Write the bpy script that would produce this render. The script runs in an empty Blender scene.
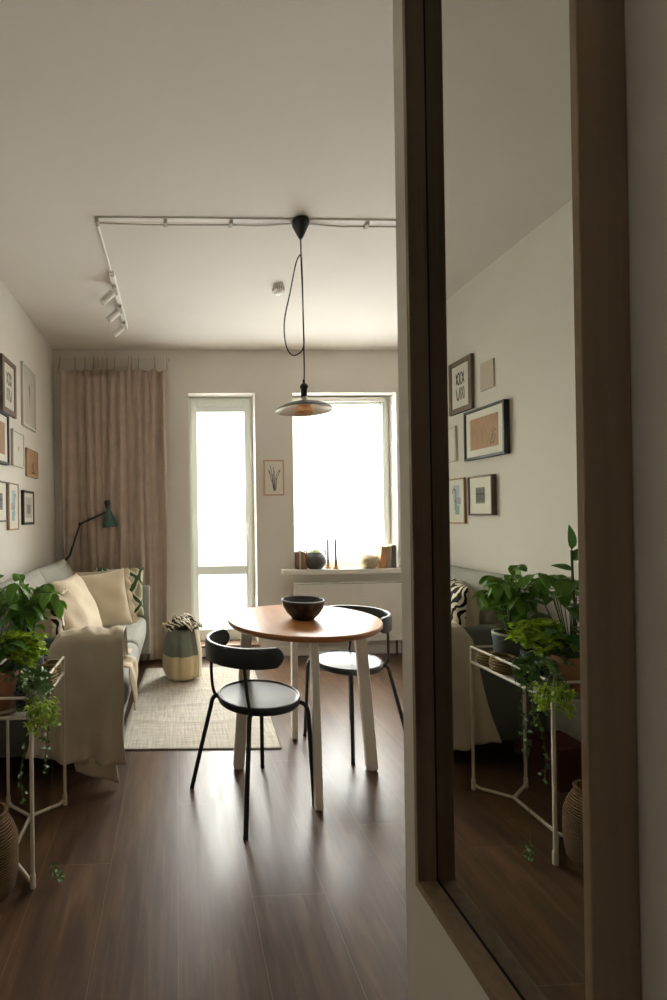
import bpy, bmesh, math, random
from mathutils import Vector, Matrix, Euler
random.seed(7)
PI = math.pi
scene = bpy.context.scene
COL = scene.collection

# ------------------------------------------------------------------ materials
def lin(h):
    h = h.lstrip('#')
    r = [int(h[i:i+2], 16)/255 for i in (0, 2, 4)]
    return tuple(c/12.92 if c <= .04045 else ((c+.055)/1.055)**2.4 for c in r) + (1,)

MATS = {}
def mat(name, col, rough=.6, metal=0., var=None, scale=30., stretch=(1, 1, 1), bump=0., bscale=None,
        spec=.5, coat=0., sheen=0., backlit=0.):
    """principled material: colour varied by noise between col and var, noise bump"""
    if name in MATS: return MATS[name]
    m = bpy.data.materials.new(name); m.use_nodes = True
    nt = m.node_tree; N = nt.nodes; L = nt.links
    b = N['Principled BSDF']
    b.inputs['Base Color'].default_value = lin(col)
    b.inputs['Roughness'].default_value = rough
    b.inputs['Metallic'].default_value = metal
    b.inputs['Specular IOR Level'].default_value = spec
    b.inputs['Coat Weight'].default_value = coat
    b.inputs['Coat Roughness'].default_value = .08
    b.inputs['Sheen Weight'].default_value = sheen
    if var or bump:
        tc = N.new('ShaderNodeTexCoord'); mp = N.new('ShaderNodeMapping')
        mp.inputs['Scale'].default_value = stretch
        L.new(tc.outputs['Object'], mp.inputs['Vector'])
        nz = N.new('ShaderNodeTexNoise'); nz.inputs['Scale'].default_value = scale
        nz.inputs['Detail'].default_value = 5
        L.new(mp.outputs['Vector'], nz.inputs['Vector'])
    if var:
        mx = N.new('ShaderNodeMix'); mx.data_type = 'RGBA'
        mx.inputs['A'].default_value = lin(col); mx.inputs['B'].default_value = lin(var)
        rp = N.new('ShaderNodeMapRange')
        rp.inputs['From Min'].default_value = .32; rp.inputs['From Max'].default_value = .68
        L.new(nz.outputs['Fac'], rp.inputs['Value']); L.new(rp.outputs['Result'], mx.inputs['Factor'])
        L.new(mx.outputs['Result'], b.inputs['Base Color'])
    if bump:
        bp = N.new('ShaderNodeBump'); bp.inputs['Strength'].default_value = bump
        bp.inputs['Distance'].default_value = .01
        if bscale:
            n2 = N.new('ShaderNodeTexNoise'); n2.inputs['Scale'].default_value = bscale
            n2.inputs['Detail'].default_value = 3
            L.new(mp.outputs['Vector'], n2.inputs['Vector']); L.new(n2.outputs['Fac'], bp.inputs['Height'])
        else:
            L.new(nz.outputs['Fac'], bp.inputs['Height'])
        L.new(bp.outputs['Normal'], b.inputs['Normal'])
    if backlit:
        tr = N.new('ShaderNodeBsdfTranslucent'); tr.inputs['Color'].default_value = lin(var or col)
        ms = N.new('ShaderNodeMixShader'); ms.inputs['Fac'].default_value = backlit
        L.new(b.outputs[0], ms.inputs[1]); L.new(tr.outputs[0], ms.inputs[2])
        L.new(ms.outputs[0], N['Material Output'].inputs['Surface'])
    MATS[name] = m
    return m

def fabric(name, col, var, weave=900., rough=.9, strength=.25):
    """woven cloth: two crossed wave textures as bump, large soft noise as colour"""
    m = mat(name, col, rough, var=var, scale=9, spec=.2, sheen=.15)
    nt = m.node_tree; N = nt.nodes; L = nt.links; b = N['Principled BSDF']
    tc = N.new('ShaderNodeTexCoord')
    hs = []
    for d in ('X', 'Z'):
        w = N.new('ShaderNodeTexWave'); w.bands_direction = d; w.inputs['Scale'].default_value = weave/6.28
        w.inputs['Distortion'].default_value = 1.5; w.inputs['Detail'].default_value = 1
        L.new(tc.outputs['Object'], w.inputs['Vector']); hs.append(w)
    ad = N.new('ShaderNodeMath'); ad.operation = 'ADD'
    L.new(hs[0].outputs['Fac'], ad.inputs[0]); L.new(hs[1].outputs['Fac'], ad.inputs[1])
    bp = N.new('ShaderNodeBump'); bp.inputs['Strength'].default_value = strength; bp.inputs['Distance'].default_value = .002
    L.new(ad.outputs[0], bp.inputs['Height']); L.new(bp.outputs['Normal'], b.inputs['Normal'])
    return m

def wood(name, a, bcol, rough=.45, scale=14., stretch=(1, 1, .12), coat=0., bump=.06):
    return mat(name, a, rough, var=bcol, scale=scale, stretch=stretch, bump=bump, bscale=scale*2, coat=coat)

M_wall = mat('wall_paint', '#dcd7cf', .92, var='#d8d3ca', scale=3, bump=.03, bscale=260)
M_ceil = mat('ceiling_paint', '#dfd9d2', .95, var='#dcd6cf', scale=2)
M_white = mat('white_paint', '#dddad2', .45)
M_upvc = mat('white_window_profile', '#e4e9e3', .4)
M_whitemetal = mat('white_metal', '#d8d0c2', .4)
M_track = mat('white_track', '#f4f2ee', .5)
M_clip = mat('grey_clip', '#a39e94', .5)
M_cord = mat('grey_cord', '#b3aca0', .7)
M_black = mat('black_plastic', '#1c1b19', .45)
M_blackcord = mat('black_cord', '#211f1b', .7)
M_chair = mat('black_painted_metal', '#1d2121', .38, var='#222727', scale=40, spec=.5)
M_seat = mat('black_seat', '#232827', .34, var='#292e2d', scale=30, spec=.6)
M_tleg = mat('white_table_leg', '#f0ebe2', .4)
M_oak = wood('oak_table', '#a9703f', '#bc8250', .33, 18, (1, .1, 1), coat=.25)
M_bowl = mat('charcoal_clay', '#2b2a29', .5, var='#343231', scale=25, bump=.15)
M_frame_mirror = wood('dark_oak_mirror_frame', '#84705a', '#968069', .55, 60, (1, 1, .04), bump=.12)
M_frameback = mat('gap_shadow_black', '#0f0d0b', .8)
M_mirror = mat('mirror_silver', '#d2d3cb', .0, 1.)
M_curtain = fabric('taupe_linen', '#b9a899', '#ae9d8e', 1300, strength=.3)
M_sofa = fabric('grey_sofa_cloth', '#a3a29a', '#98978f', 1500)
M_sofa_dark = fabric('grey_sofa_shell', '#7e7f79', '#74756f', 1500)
M_sofa_shaded = fabric('grey_sofa_side_shaded', '#676963', '#5e605b', 1500)  # darker copy of the sofa grey, shade painted on the near arm
M_cream = fabric('cream_linen', '#e2d5be', '#d8c9b0', 1100)
M_taupe = fabric('taupe_cushion_linen', '#b7a78f', '#ab9a82', 1100)
M_blanket = fabric('beige_throw', '#ddd0bb', '#d2c4ae', 1600, strength=.45)
M_blanket2 = fabric('beige_throw_lining', '#dccdb0', '#d0c0a2', 1600)
M_green = mat('dark_green_enamel', '#16402f', .3, coat=.3)
M_lampin = mat('white_enamel', '#d8d4c8', .4)
M_brown_wood = wood('walnut_leg', '#5b4632', '#6b543e')
M_terra = mat('terracotta', '#ad7c62', .85, var='#9c6d54', scale=20, bump=.1)
M_greypot = mat('grey_glazed_pot', '#5a6163', .5)
M_rimwhite = mat('white_rim', '#d6d6d0', .5)
M_dark_pot = mat('dark_plastic_pot', '#25272a', .5)
M_soil = mat('soil', '#2a2018', .95, bump=.5, scale=90)
M_beige_saucer = mat('beige_saucer', '#a39376', .7)
M_stem = mat('plant_stem', '#4d5a2c', .7)
M_leaf_big = mat('large_leaf_green', '#456f20', .4, var='#66902c', scale=9, backlit=.3)
M_leaf_bright = mat('lime_leaf_green', '#93b02c', .5, var='#aecb3c', scale=18, backlit=.3)
M_leaf_dark = mat('deep_leaf_green', '#38602a', .4, var='#558238', scale=9, backlit=.22)
M_leaf_ivy = mat('ivy_green', '#33552a', .45, var='#5b7d38', scale=16, backlit=.22)
M_leaf_fern = mat('moss_green', '#96b336', .6, var='#aec748', scale=20, backlit=.3)
M_succ = mat('succulent_green', '#8a9a68', .6, var='#a4ab7d', scale=20, backlit=.2)
M_books = [mat('book_brown', '#7c6250', .7), mat('book_cream', '#c7b79f', .7), mat('book_grey_brown', '#6f6254', .7),
           mat('book_rust', '#94694f', .7), mat('book_tan', '#a8794f', .7), mat('book_stone', '#938471', .7), mat('book_slate', '#55564f', .7)]
M_page = mat('paper_edge', '#d8cfbc', .9)
M_paper = mat('white_paper', '#dcd7cb', .7, coat=.35)
M_papergrey = mat('pale_grey_paper', '#bdb8ad', .7, coat=.3)
M_ink = mat('ink', '#2a2622', .8)
M_inkgrey = mat('grey_ink', '#8b8680', .8)
M_tan = mat('tan_print', '#a5805e', .6, var='#98734f', scale=12, coat=.4)
M_tanpale = mat('pale_tan_print', '#b99d80', .6, coat=.3)
M_blue = mat('pale_blue_print', '#a9b8bd', .7)
M_teal = mat('teal_print', '#86a3a3', .7)
M_mauve = mat('mauve_print', '#a79a9f', .7)
M_fr_dark = wood('dark_brown_frame', '#5a4a3a', '#6a5848', .5, 40)
M_fr_black = mat('black_frame', '#1a1b1b', .4)
M_fr_oak = wood('pale_oak_frame', '#b09472', '#a0845f', .5, 40)
M_fr_white = mat('white_frame', '#cfcac0', .5)
M_fr_pink = wood('pale_wood_frame', '#c7a78d', '#b9977a', .5, 40)
M_ribcard = mat('taupe_ribbed_card', '#c6b8a8', .8)
M_brass = mat('brass', '#a5744a', .35, .8)
M_wax = mat('grey_wax', '#4a4a4e', .5)
M_speckle = mat('speckled_clay', '#c0b294', .75, var='#a5957a', scale=70, bump=.1)
M_rad = mat('radiator_enamel', '#d6d2ca', .4)
M_darkslot = mat('dark_slot', '#4a463f', .9)
M_steel = mat('satin_steel', '#b9b6ad', .35, .9)
M_thresh = wood('brown_threshold', '#6a5140', '#7a5f4c', .5, 20, (.2, 1, 1))
M_red = mat('dark_red_card', '#4a1a16', .7)
M_bag_g = fabric('sage_canvas', '#74776a', '#6a6d60', 900)
M_bag_c = fabric('cream_canvas', '#cdbb98', '#c2ae8a', 900)
M_shade_out = mat('charcoal_enamel', '#3a3730', .4)
M_gold = mat('amber_mirror_glass', '#ecb98c', .3, .1)

def glass_mat(name, tint, gloss):
    m = bpy.data.materials.new(name); m.use_nodes = True
    nt = m.node_tree; N = nt.nodes; L = nt.links
    N.remove(N['Principled BSDF'])
    t = N.new('ShaderNodeBsdfTransparent'); t.inputs['Color'].default_value = lin(tint)
    g = N.new('ShaderNodeBsdfGlossy'); g.inputs['Roughness'].default_value = .02
    lw = N.new('ShaderNodeLayerWeight'); lw.inputs['Blend'].default_value = .5
    pw = N.new('ShaderNodeMath'); pw.operation = 'POWER'; pw.inputs[1].default_value = 4.5
    f = N.new('ShaderNodeMath'); f.operation = 'MULTIPLY_ADD'; f.inputs[1].default_value = .6; f.inputs[2].default_value = gloss
    L.new(lw.outputs['Facing'], pw.inputs[0]); L.new(pw.outputs[0], f.inputs[0])
    x = N.new('ShaderNodeMixShader')
    L.new(f.outputs[0], x.inputs[0]); L.new(t.outputs[0], x.inputs[1]); L.new(g.outputs[0], x.inputs[2])
    L.new(x.outputs[0], N['Material Output'].inputs['Surface'])
    return m
M_glass = glass_mat('window_glass', '#f8faf7', .03)
M_bulb = glass_mat('bulb_glass', '#f4efe4', .06)

# ---- floor: brown laminate planks running away from the camera
def floor_material():
    m = bpy.data.materials.new('brown_laminate'); m.use_nodes = True
    nt = m.node_tree; N = nt.nodes; L = nt.links; b = N['Principled BSDF']
    tc = N.new('ShaderNodeTexCoord')
    sp = N.new('ShaderNodeSeparateXYZ'); L.new(tc.outputs['Object'], sp.inputs[0])
    def math_(op, a, bb=None):
        n = N.new('ShaderNodeMath'); n.operation = op
        for i, v in enumerate((a, bb)):
            if v is None: continue
            if isinstance(v, (int, float)): n.inputs[i].default_value = v
            else: L.new(v, n.inputs[i])
        return n.outputs[0]
    W, LEN = .242, 1.38
    px = math_('DIVIDE', math_('ADD', sp.outputs['X'], .011 + W*20), W)
    ix = math_('FLOOR', px)
    fx = math_('FRACT', px)
    off = math_('FRACT', math_('MULTIPLY', ix, .377))
    py = math_('ADD', math_('DIVIDE', math_('ADD', sp.outputs['Y'], 20.62), LEN), off)
    iy = math_('FLOOR', py); fy = math_('FRACT', py)
    cid = N.new('ShaderNodeCombineXYZ'); L.new(ix, cid.inputs[0]); L.new(iy, cid.inputs[1])
    wn = N.new('ShaderNodeTexWhiteNoise'); L.new(cid.outputs[0], wn.inputs['Vector'])
    # grain
    mp = N.new('ShaderNodeMapping'); mp.inputs['Scale'].default_value = (24, 1.9, 1)
    av = N.new('ShaderNodeVectorMath'); av.operation = 'MULTIPLY_ADD'
    L.new(wn.outputs['Color'], av.inputs[0]); av.inputs[1].default_value = (7, 7, 7)
    L.new(tc.outputs['Object'], av.inputs[2]); L.new(av.outputs[0], mp.inputs['Vector'])
    g = N.new('ShaderNodeTexNoise'); g.inputs['Scale'].default_value = 1.6; g.inputs['Detail'].default_value = 8
    g.inputs['Roughness'].default_value = .66; g.inputs['Distortion'].default_value = .5
    L.new(mp.outputs[0], g.inputs['Vector'])
    mp2 = N.new('ShaderNodeMapping'); mp2.inputs['Scale'].default_value = (9, 1.3, 1)
    L.new(av.outputs[0], mp2.inputs['Vector'])
    g2 = N.new('ShaderNodeTexNoise'); g2.inputs['Scale'].default_value = 1.3; g2.inputs['Detail'].default_value = 3
    g2.inputs['Distortion'].default_value = 1.2
    L.new(mp2.outputs[0], g2.inputs['Vector'])
    cr = N.new('ShaderNodeValToRGB'); e = cr.color_ramp
    e.elements[0].position = .28; e.elements[0].color = lin('#34251a')
    e.elements[1].position = .74; e.elements[1].color = lin('#6f543c')
    k = e.elements.new(.5); k.color = lin('#503b2a')
    mixf = math_('ADD', math_('MULTIPLY', g.outputs['Fac'], .62), math_('MULTIPLY', g2.outputs['Fac'], .38))
    tone = math_('ADD', mixf, math_('MULTIPLY', math_('SUBTRACT', wn.outputs['Value'], .5), .1))
    L.new(tone, cr.inputs['Fac'])
    # seams, tinted lighter to paint the glint along the plank edges
    dx = math_('MINIMUM', fx, math_('SUBTRACT', 1., fx)); dxm = math_('MULTIPLY', dx, W)
    dy = math_('MINIMUM', fy, math_('SUBTRACT', 1., fy)); dym = math_('MULTIPLY', dy, LEN)
    d = math_('MINIMUM', dxm, dym)
    seam = math_('LESS_THAN', d, .0011)
    mx = N.new('ShaderNodeMix'); mx.data_type = 'RGBA'
    L.new(math_('MULTIPLY', seam, .24), mx.inputs['Factor']); L.new(cr.outputs['Color'], mx.inputs['A'])
    mx.inputs['B'].default_value = lin('#a58e7a')
    L.new(mx.outputs['Result'], b.inputs['Base Color'])
    rr = N.new('ShaderNodeMapRange'); rr.inputs['To Min'].default_value = .27; rr.inputs['To Max'].default_value = .43
    L.new(g.outputs['Fac'], rr.inputs['Value']); L.new(rr.outputs['Result'], b.inputs['Roughness'])
    b.inputs['Specular IOR Level'].default_value = .5
    bp = N.new('ShaderNodeBump'); bp.inputs['Strength'].default_value = .12; bp.inputs['Distance'].default_value = .004
    L.new(g.outputs['Fac'], bp.inputs['Height']); L.new(bp.outputs['Normal'], b.inputs['Normal'])
    return m
M_floor = floor_material()

def rug_material():
    m = mat('grey_woven_rug', '#cfcac0', .95, var='#bfb9ae', scale=5, spec=.1)
    nt = m.node_tree; N = nt.nodes; L = nt.links; b = N['Principled BSDF']
    tc = N.new('ShaderNodeTexCoord'); outs = []
    for d, s, t in (('X', 14, .5), ('Y', 12, .5)):
        mp = N.new('ShaderNodeMapping')
        mp.inputs['Scale'].default_value = (40, 3, 1) if d == 'X' else (3, 40, 1)
        L.new(tc.outputs['Object'], mp.inputs['Vector'])
        n = N.new('ShaderNodeTexNoise'); n.inputs['Scale'].default_value = 2.2; n.inputs['Detail'].default_value = 4
        L.new(mp.outputs[0], n.inputs['Vector']); outs.append(n.outputs['Fac'])
    mu = N.new('ShaderNodeMath'); mu.operation = 'ADD'; L.new(outs[0], mu.inputs[0]); L.new(outs[1], mu.inputs[1])
    r = N.new('ShaderNodeMapRange'); r.inputs['From Min'].default_value = .75; r.inputs['From Max'].default_value = 1.25
    L.new(mu.outputs[0], r.inputs['Value'])
    x = N.new('ShaderNodeMix'); x.data_type = 'RGBA'; x.inputs['A'].default_value = lin('#aba497'); x.inputs['B'].default_value = lin('#cdc7bc')
    L.new(r.outputs['Result'], x.inputs['Factor']); L.new(x.outputs['Result'], b.inputs['Base Color'])
    bp = N.new('ShaderNodeBump'); bp.inputs['Strength'].default_value = .5; bp.inputs['Distance'].default_value = .004
    L.new(mu.outputs[0], bp.inputs['Height']); L.new(bp.outputs['Normal'], b.inputs['Normal'])
    return m
M_rug = rug_material()
M_rugedge = mat('rug_binding', '#6d6558', .95)

def stripes_mat(name, a, c, scale, dist, direction='DIAGONAL', thr=.5):
    m = mat(name, a, .9, spec=.2)
    nt = m.node_tree; N = nt.nodes; L = nt.links
    tc = N.new('ShaderNodeTexCoord'); w = N.new('ShaderNodeTexWave')
    w.bands_direction = direction; w.inputs['Scale'].default_value = scale; w.inputs['Distortion'].default_value = dist
    w.inputs['Detail'].default_value = 2; w.inputs['Detail Scale'].default_value = 1.2
    L.new(tc.outputs['Object'], w.inputs['Vector'])
    g = N.new('ShaderNodeMath'); g.operation = 'GREATER_THAN'; g.inputs[1].default_value = thr
    L.new(w.outputs['Fac'], g.inputs[0])
    x = N.new('ShaderNodeMix'); x.data_type = 'RGBA'; x.inputs['A'].default_value = lin(a); x.inputs['B'].default_value = lin(c)
    L.new(g.outputs[0], x.inputs['Factor']); L.new(x.outputs['Result'], N['Principled BSDF'].inputs['Base Color'])
    return m
M_zebra = stripes_mat('zebra_stripe_cloth', '#ddd3c0', '#26211c', 10, 9, 'DIAGONAL', .58)
M_leopard = stripes_mat('black_cream_pattern', '#cfc6b4', '#3a352e', 14, 9, 'DIAGONAL', .5)

def coil_mat(name, a, c, scale):
    m = mat(name, a, .85)
    nt = m.node_tree; N = nt.nodes; L = nt.links
    tc = N.new('ShaderNodeTexCoord'); w = N.new('ShaderNodeTexWave'); w.bands_direction = 'Z'
    w.inputs['Scale'].default_value = scale; w.inputs['Distortion'].default_value = 1.2; w.inputs['Detail'].default_value = 2
    L.new(tc.outputs['Object'], w.inputs['Vector'])
    x = N.new('ShaderNodeMix'); x.data_type = 'RGBA'; x.inputs['A'].default_value = lin(c); x.inputs['B'].default_value = lin(a)
    L.new(w.outputs['Fac'], x.inputs['Factor']); L.new(x.outputs['Result'], N['Principled BSDF'].inputs['Base Color'])
    bp = N.new('ShaderNodeBump'); bp.inputs['Strength'].default_value = .9; bp.inputs['Distance'].default_value = .006
    L.new(w.outputs['Fac'], bp.inputs['Height']); L.new(bp.outputs['Normal'], N['Principled BSDF'].inputs['Normal'])
    return m
M_seagrass = coil_mat('seagrass_weave', '#b39a6c', '#6f5b3a', 28)
M_wicker = coil_mat('brown_wicker_weave', '#9a744e', '#2f1f12', 36)

# ------------------------------------------------------------------ object helpers
ORIGIN = {}
def thing(name, label, cat, loc=(0, 0, 0), group=None, rot=(0, 0, 0)):
    o = bpy.data.objects.new(name, None); COL.objects.link(o)
    o.empty_display_size = .05
    o.location = loc; o.rotation_euler = rot
    o['label'] = label; o['category'] = cat
    if group: o['group'] = group
    ORIGIN[o] = Vector(loc)
    return o
def tag(o, label, cat, group=None):
    o['label'] = label; o['category'] = cat
    if group: o['group'] = group
    return o
def obj(name, bm, m, parent=None, smooth=False, world=True):
    """one mesh object; with world=True the mesh was written in room coordinates and is moved into its thing's frame"""
    me = bpy.data.meshes.new(name)
    bmesh.ops.recalc_face_normals(bm, faces=bm.faces)
    if smooth:
        for f in bm.faces: f.smooth = True
    bm.to_mesh(me); bm.free()
    for x in (m if isinstance(m, (list, tuple)) else [m]): me.materials.append(x)
    o = bpy.data.objects.new(name, me); COL.objects.link(o)
    if smooth and smooth != 'full':
        try: me.set_sharp_from_angle(angle=math.radians(40))
        except Exception: pass
    if parent is not None:
        o.parent = parent
        root = parent
        while root.parent: root = root.parent
        if world and root in ORIGIN: me.transform(Matrix.Translation(-ORIGIN[root]))
        ORIGIN.setdefault(root, Vector((0, 0, 0)))
    elif world is not True and isinstance(world, (tuple, list)):
        me.transform(Matrix.Translation(-Vector(world))); o.location = world
    return o
def struct(name, bm, m, parent=None, smooth=False):
    o = obj(name, bm, m, parent, smooth)
    if parent is None: o['kind'] = 'structure'
    return o
def NB(): return bmesh.new()
def box(bm, x0, x1, y0, y1, z0, z1, bev=0., seg=2, mi=0):
    vs = [bm.verts.new(p) for p in ((x0, y0, z0), (x1, y0, z0), (x1, y1, z0), (x0, y1, z0), (x0, y0, z1), (x1, y0, z1), (x1, y1, z1), (x0, y1, z1))]
    fs = [bm.faces.new([vs[i] for i in q]) for q in ((3, 2, 1, 0), (4, 5, 6, 7), (0, 1, 5, 4), (1, 2, 6, 5), (2, 3, 7, 6), (3, 0, 4, 7))]
    for f in fs: f.material_index = mi
    if bev > 0:
        es = set(e for f in fs for e in f.edges)
        r = bmesh.ops.bevel(bm, geom=list(es), offset=bev, segments=seg, profile=.5, affect='EDGES')
        for f in r['faces']: f.material_index = mi
    return vs
def lathe(bm, prof, cx=0, cy=0, n=32, mi=0, fn=None, closed=True):
    """prof: [(r, z)] from bottom to top; r 0 closes"""
    rings = []
    for r, z in prof:
        if r < 1e-6: rings.append([bm.verts.new((cx, cy, z))])
        else:
            ring = []
            for k in range(n):
                a = 2*PI*k/n; rr = r*(fn(a, z) if fn else 1)
                ring.append(bm.verts.new((cx+rr*math.cos(a), cy+rr*math.sin(a), z)))
            rings.append(ring)
    for A, B in zip(rings, rings[1:]):
        for k in range(n):
            k2 = (k+1) % n
            if len(A) == 1 and len(B) == 1: continue
            if len(A) == 1: f = bm.faces.new((A[0], B[k], B[k2]))
            elif len(B) == 1: f = bm.faces.new((A[k], A[k2], B[0]))
            else: f = bm.faces.new((A[k], A[k2], B[k2], B[k]))
            f.material_index = mi
def smooth_path(pts, n=6):
    """Catmull-Rom through pts"""
    P = [Vector(p) for p in pts]; out = []
    for i in range(len(P)-1):
        p0 = P[max(i-1, 0)]; p1 = P[i]; p2 = P[i+1]; p3 = P[min(i+2, len(P)-1)]
        for k in range(n):
            t = k/n
            out.append(.5*((2*p1)+(-p0+p2)*t+(2*p0-5*p1+4*p2-p3)*t*t+(-p0+3*p1-3*p2+p3)*t*t*t))
    out.append(P[-1]); return out
def tube(bm, pts, r, n=8, mi=0, caps=True, radii=None):
    P = [Vector(p) for p in pts]; rings = []
    prev = None
    for i, p in enumerate(P):
        d = (P[min(i+1, len(P)-1)]-P[max(i-1, 0)])
        if d.length < 1e-9: d = Vector((0, 0, 1))
        d.normalize()
        if prev is None:
            u = d.orthogonal().normalized()
        else:
            u = (prev-d*prev.dot(d))
            u = u.normalized() if u.length > 1e-6 else d.orthogonal().normalized()
        prev = u; w = d.cross(u)
        rr = radii[i] if radii else r
        rings.append([bm.verts.new(p+rr*(math.cos(2*PI*k/n)*u+math.sin(2*PI*k/n)*w)) for k in range(n)])
    for A, B in zip(rings, rings[1:]):
        for k in range(n):
            f = bm.faces.new((A[k], A[(k+1) % n], B[(k+1) % n], B[k])); f.material_index = mi
    if caps:
        for R in (rings[0], rings[-1]):
            f = bm.faces.new(R); f.material_index = mi
def grid(bm, nu, nv, fn, mi=0, closed_u=False):
    V = [[bm.verts.new(fn(i/(nu-(0 if closed_u else 1)), j/(nv-1))) for j in range(nv)] for i in range(nu)]
    for i in range(nu-(0 if closed_u else 1)):
        for j in range(nv-1):
            f = bm.faces.new((V[i][j], V[(i+1) % nu][j], V[(i+1) % nu][j+1], V[i][j+1])); f.material_index = mi
    return V
def solidify(o, t, off=0.):
    md = o.modifiers.new('thickness', 'SOLIDIFY'); md.thickness = t; md.offset = off; return o
def ribbon(bm, pts, w, y=-.001, mi=1):
    """flat stroke in the local XZ plane at depth y"""
    P = [Vector((p[0], 0, p[1])) for p in pts]; prev = None; L = []
    for i, p in enumerate(P):
        d = P[min(i+1, len(P)-1)]-P[max(i-1, 0)]; d.normalize()
        n = Vector((-d.z, 0, d.x))*w/2
        L.append((bm.verts.new((p.x+n.x, y, p.z+n.z)), bm.verts.new((p.x-n.x, y, p.z-n.z))))
    for a, b in zip(L, L[1:]):
        f = bm.faces.new((a[0], b[0], b[1], a[1])); f.material_index = mi
def rect(bm, x0, x1, z0, z1, y, mi=0):
    f = bm.faces.new([bm.verts.new(p) for p in ((x0, y, z0), (x1, y, z0), (x1, y, z1), (x0, y, z1))]); f.material_index = mi

# ------------------------------------------------------------------ room
XL, YB, H = -1.056, 4.24, 2.7164
XR, YN = 2.45, -2.4
XW, YW = .428, .908          # hall partition: face and end
bm = NB(); box(bm, XL-.2, XR+.2, YN-.2, YB+.35, -.15, 0); struct('floor', bm, M_floor)
bm = NB(); box(bm, XL-.2, XR+.2, YN-.2, YB+.35, H, H+.15); struct('ceiling', bm, M_ceil)
bm = NB(); box(bm, XL-.15, XL, YN-.15, YB+.3, 0, H); struct('wall_left', bm, M_wall)
bm = NB(); box(bm, XR, XR+.15, YN-.15, YB+.3, 0, H); struct('wall_right', bm, M_wall)
bm = NB(); box(bm, XL, XR, YN-.15, YN, 0, H); struct('wall_front', bm, mat('dark_low_bounce_wall', '#6a6256', .8))  # unseen wall behind the camera, darkened to cut bounce light in the hall
bm = NB(); box(bm, XW, XW+.12, YN, YW, 0, H, .004, 1); struct('wall_partition', bm, M_wall)
# back wall with the two openings
DX0, DX1, DZ0, DZ1 = .119, .708, .105, 2.335
WX0, WX1, WZ0, WZ1 = 1.045, 1.984, .745, 2.335
bm = NB()
T = YB+.3
for a in ((XL, DX0, 0, H), (DX0, DX1, DZ1, H), (DX0, DX1, 0, DZ0), (DX1, WX0, 0, H), (WX0, WX1, WZ1, H), (WX0, WX1, 0, WZ0), (WX1, XR, 0, H)):
    box(bm, a[0], a[1], YB, T, a[2], a[3])
bmesh.ops.remove_doubles(bm, verts=bm.verts, dist=1e-5)
struct('wall_back', bm, M_wall)
# baseboards
bm = NB()
for x0, x1 in ((XL, DX0-.01), (DX1+.01, XR)): box(bm, x0, x1, YB-.016, YB, 0, .085, .004, 1)
struct('baseboard_back', bm, M_white)
bm = NB(); box(bm, XL, XL+.016, YN, YB-.016, 0, .085, .004, 1); struct('baseboard_left', bm, M_white)

# ---- balcony door
YF = YB+.15
def struct_root(name):
    o = bpy.data.objects.new(name, None); COL.objects.link(o); o['kind'] = 'structure'; ORIGIN[o] = Vector((0, 0, 0)); return o
d1 = struct_root('door_1')
def ring(bm, x0, x1, z0, z1, w, y0, y1, bev=.004, wt=None, wb=None):
    wt = wt or w; wb = wb or w
    box(bm, x0, x0+w, y0, y1, z0, z1, bev, 1); box(bm, x1-w, x1, y0, y1, z0, z1, bev, 1)
    box(bm, x0+w, x1-w, y0, y1, z1-wt, z1, bev, 1); box(bm, x0+w, x1-w, y0, y1, z0, z0+wb, bev, 1)
bm = NB(); ring(bm, DX0, DX1, DZ0, DZ1, .03, YF, YF+.07); obj('door_frame', bm, M_upvc, d1)
bm = NB(); ring(bm, DX0+.022, DX1-.022, DZ0+.012, DZ1-.022, .056, YF-.018, YF+.05, .005, .072, .10)
box(bm, DX0+.06, DX1-.06, YF-.018, YF+.05, .713, .793, .005, 1)
obj('door_sash', bm, M_upvc, d1)
bm = NB(); box(bm, DX0+.06, DX1-.06, YF+.012, YF+.02, .22, 2.26); obj('door_pane', bm, M_glass, d1)
bm = NB(); box(bm, DX0+.074, DX1-.074, YF-.014, YF+.006, 2.196, 2.241, .006, 2); obj('blind_cassette', bm, mat('blind_grey', '#e6eae6', .6), d1)
bm = NB()
box(bm, .642, .668, YF-.026, YF-.018, 1.10, 1.18, .003, 1); box(bm, .649, .661, YF-.06, YF-.026, 1.155, 1.167, .002, 1)
box(bm, .647, .663, YF-.066, YF-.054, 1.04, 1.168, .004, 1)
obj('door_handle', bm, M_white, d1)
bm = NB(); box(bm, DX0-.012, DX1+.012, YB-.03, YF+.02, DZ0-.012, DZ0+.008, .003, 1); obj('threshold', bm, M_thresh, d1)
bm = NB(); box(bm, DX0, DX1, YB-.016, YB, .012, .085, .003, 1); box(bm, DX0, DX1, YB-.019, YB, 0, .012, 0, mi=1); obj('door_step', bm, [M_white, M_darkslot], d1)
# ---- window
w1 = struct_root('window_1')
bm = NB(); ring(bm, WX0-.05, WX1, WZ0, WZ1, .028, YF, YF+.07); obj('window_frame', bm, M_upvc, w1)
bm = NB(); ring(bm, WX0-.03, WX1-.02, WZ0+.018, WZ1-.02, .052, YF-.018, YF+.05, .005, .055, .065); obj('window_sash', bm, M_upvc, w1)
bm = NB(); box(bm, WX0+.01, WX1-.06, YF+.012, YF+.02, WZ0+.06, WZ1-.06); obj('window_pane', bm, M_glass, w1)
bm = NB(); box(bm, WX0+.005, WX1-.06, YF-.045, YF-.018, WZ1-.055, WZ1-.012, .01, 3); obj('blind_cassette', bm, M_white, w1, True)
bm = NB(); box(bm, WX1-.095, WX1-.087, YF-.03, YF-.02, WZ0+.09, WZ1-.05, .002, 1); obj('blind_guide', bm, mat('guide_grey', '#8d918c', .5), w1)
bm = NB(); box(bm, .922, 2.06, YB-.10, YB+.16, .724, .769, .006, 2); struct('windowsill', bm, M_white)

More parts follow.
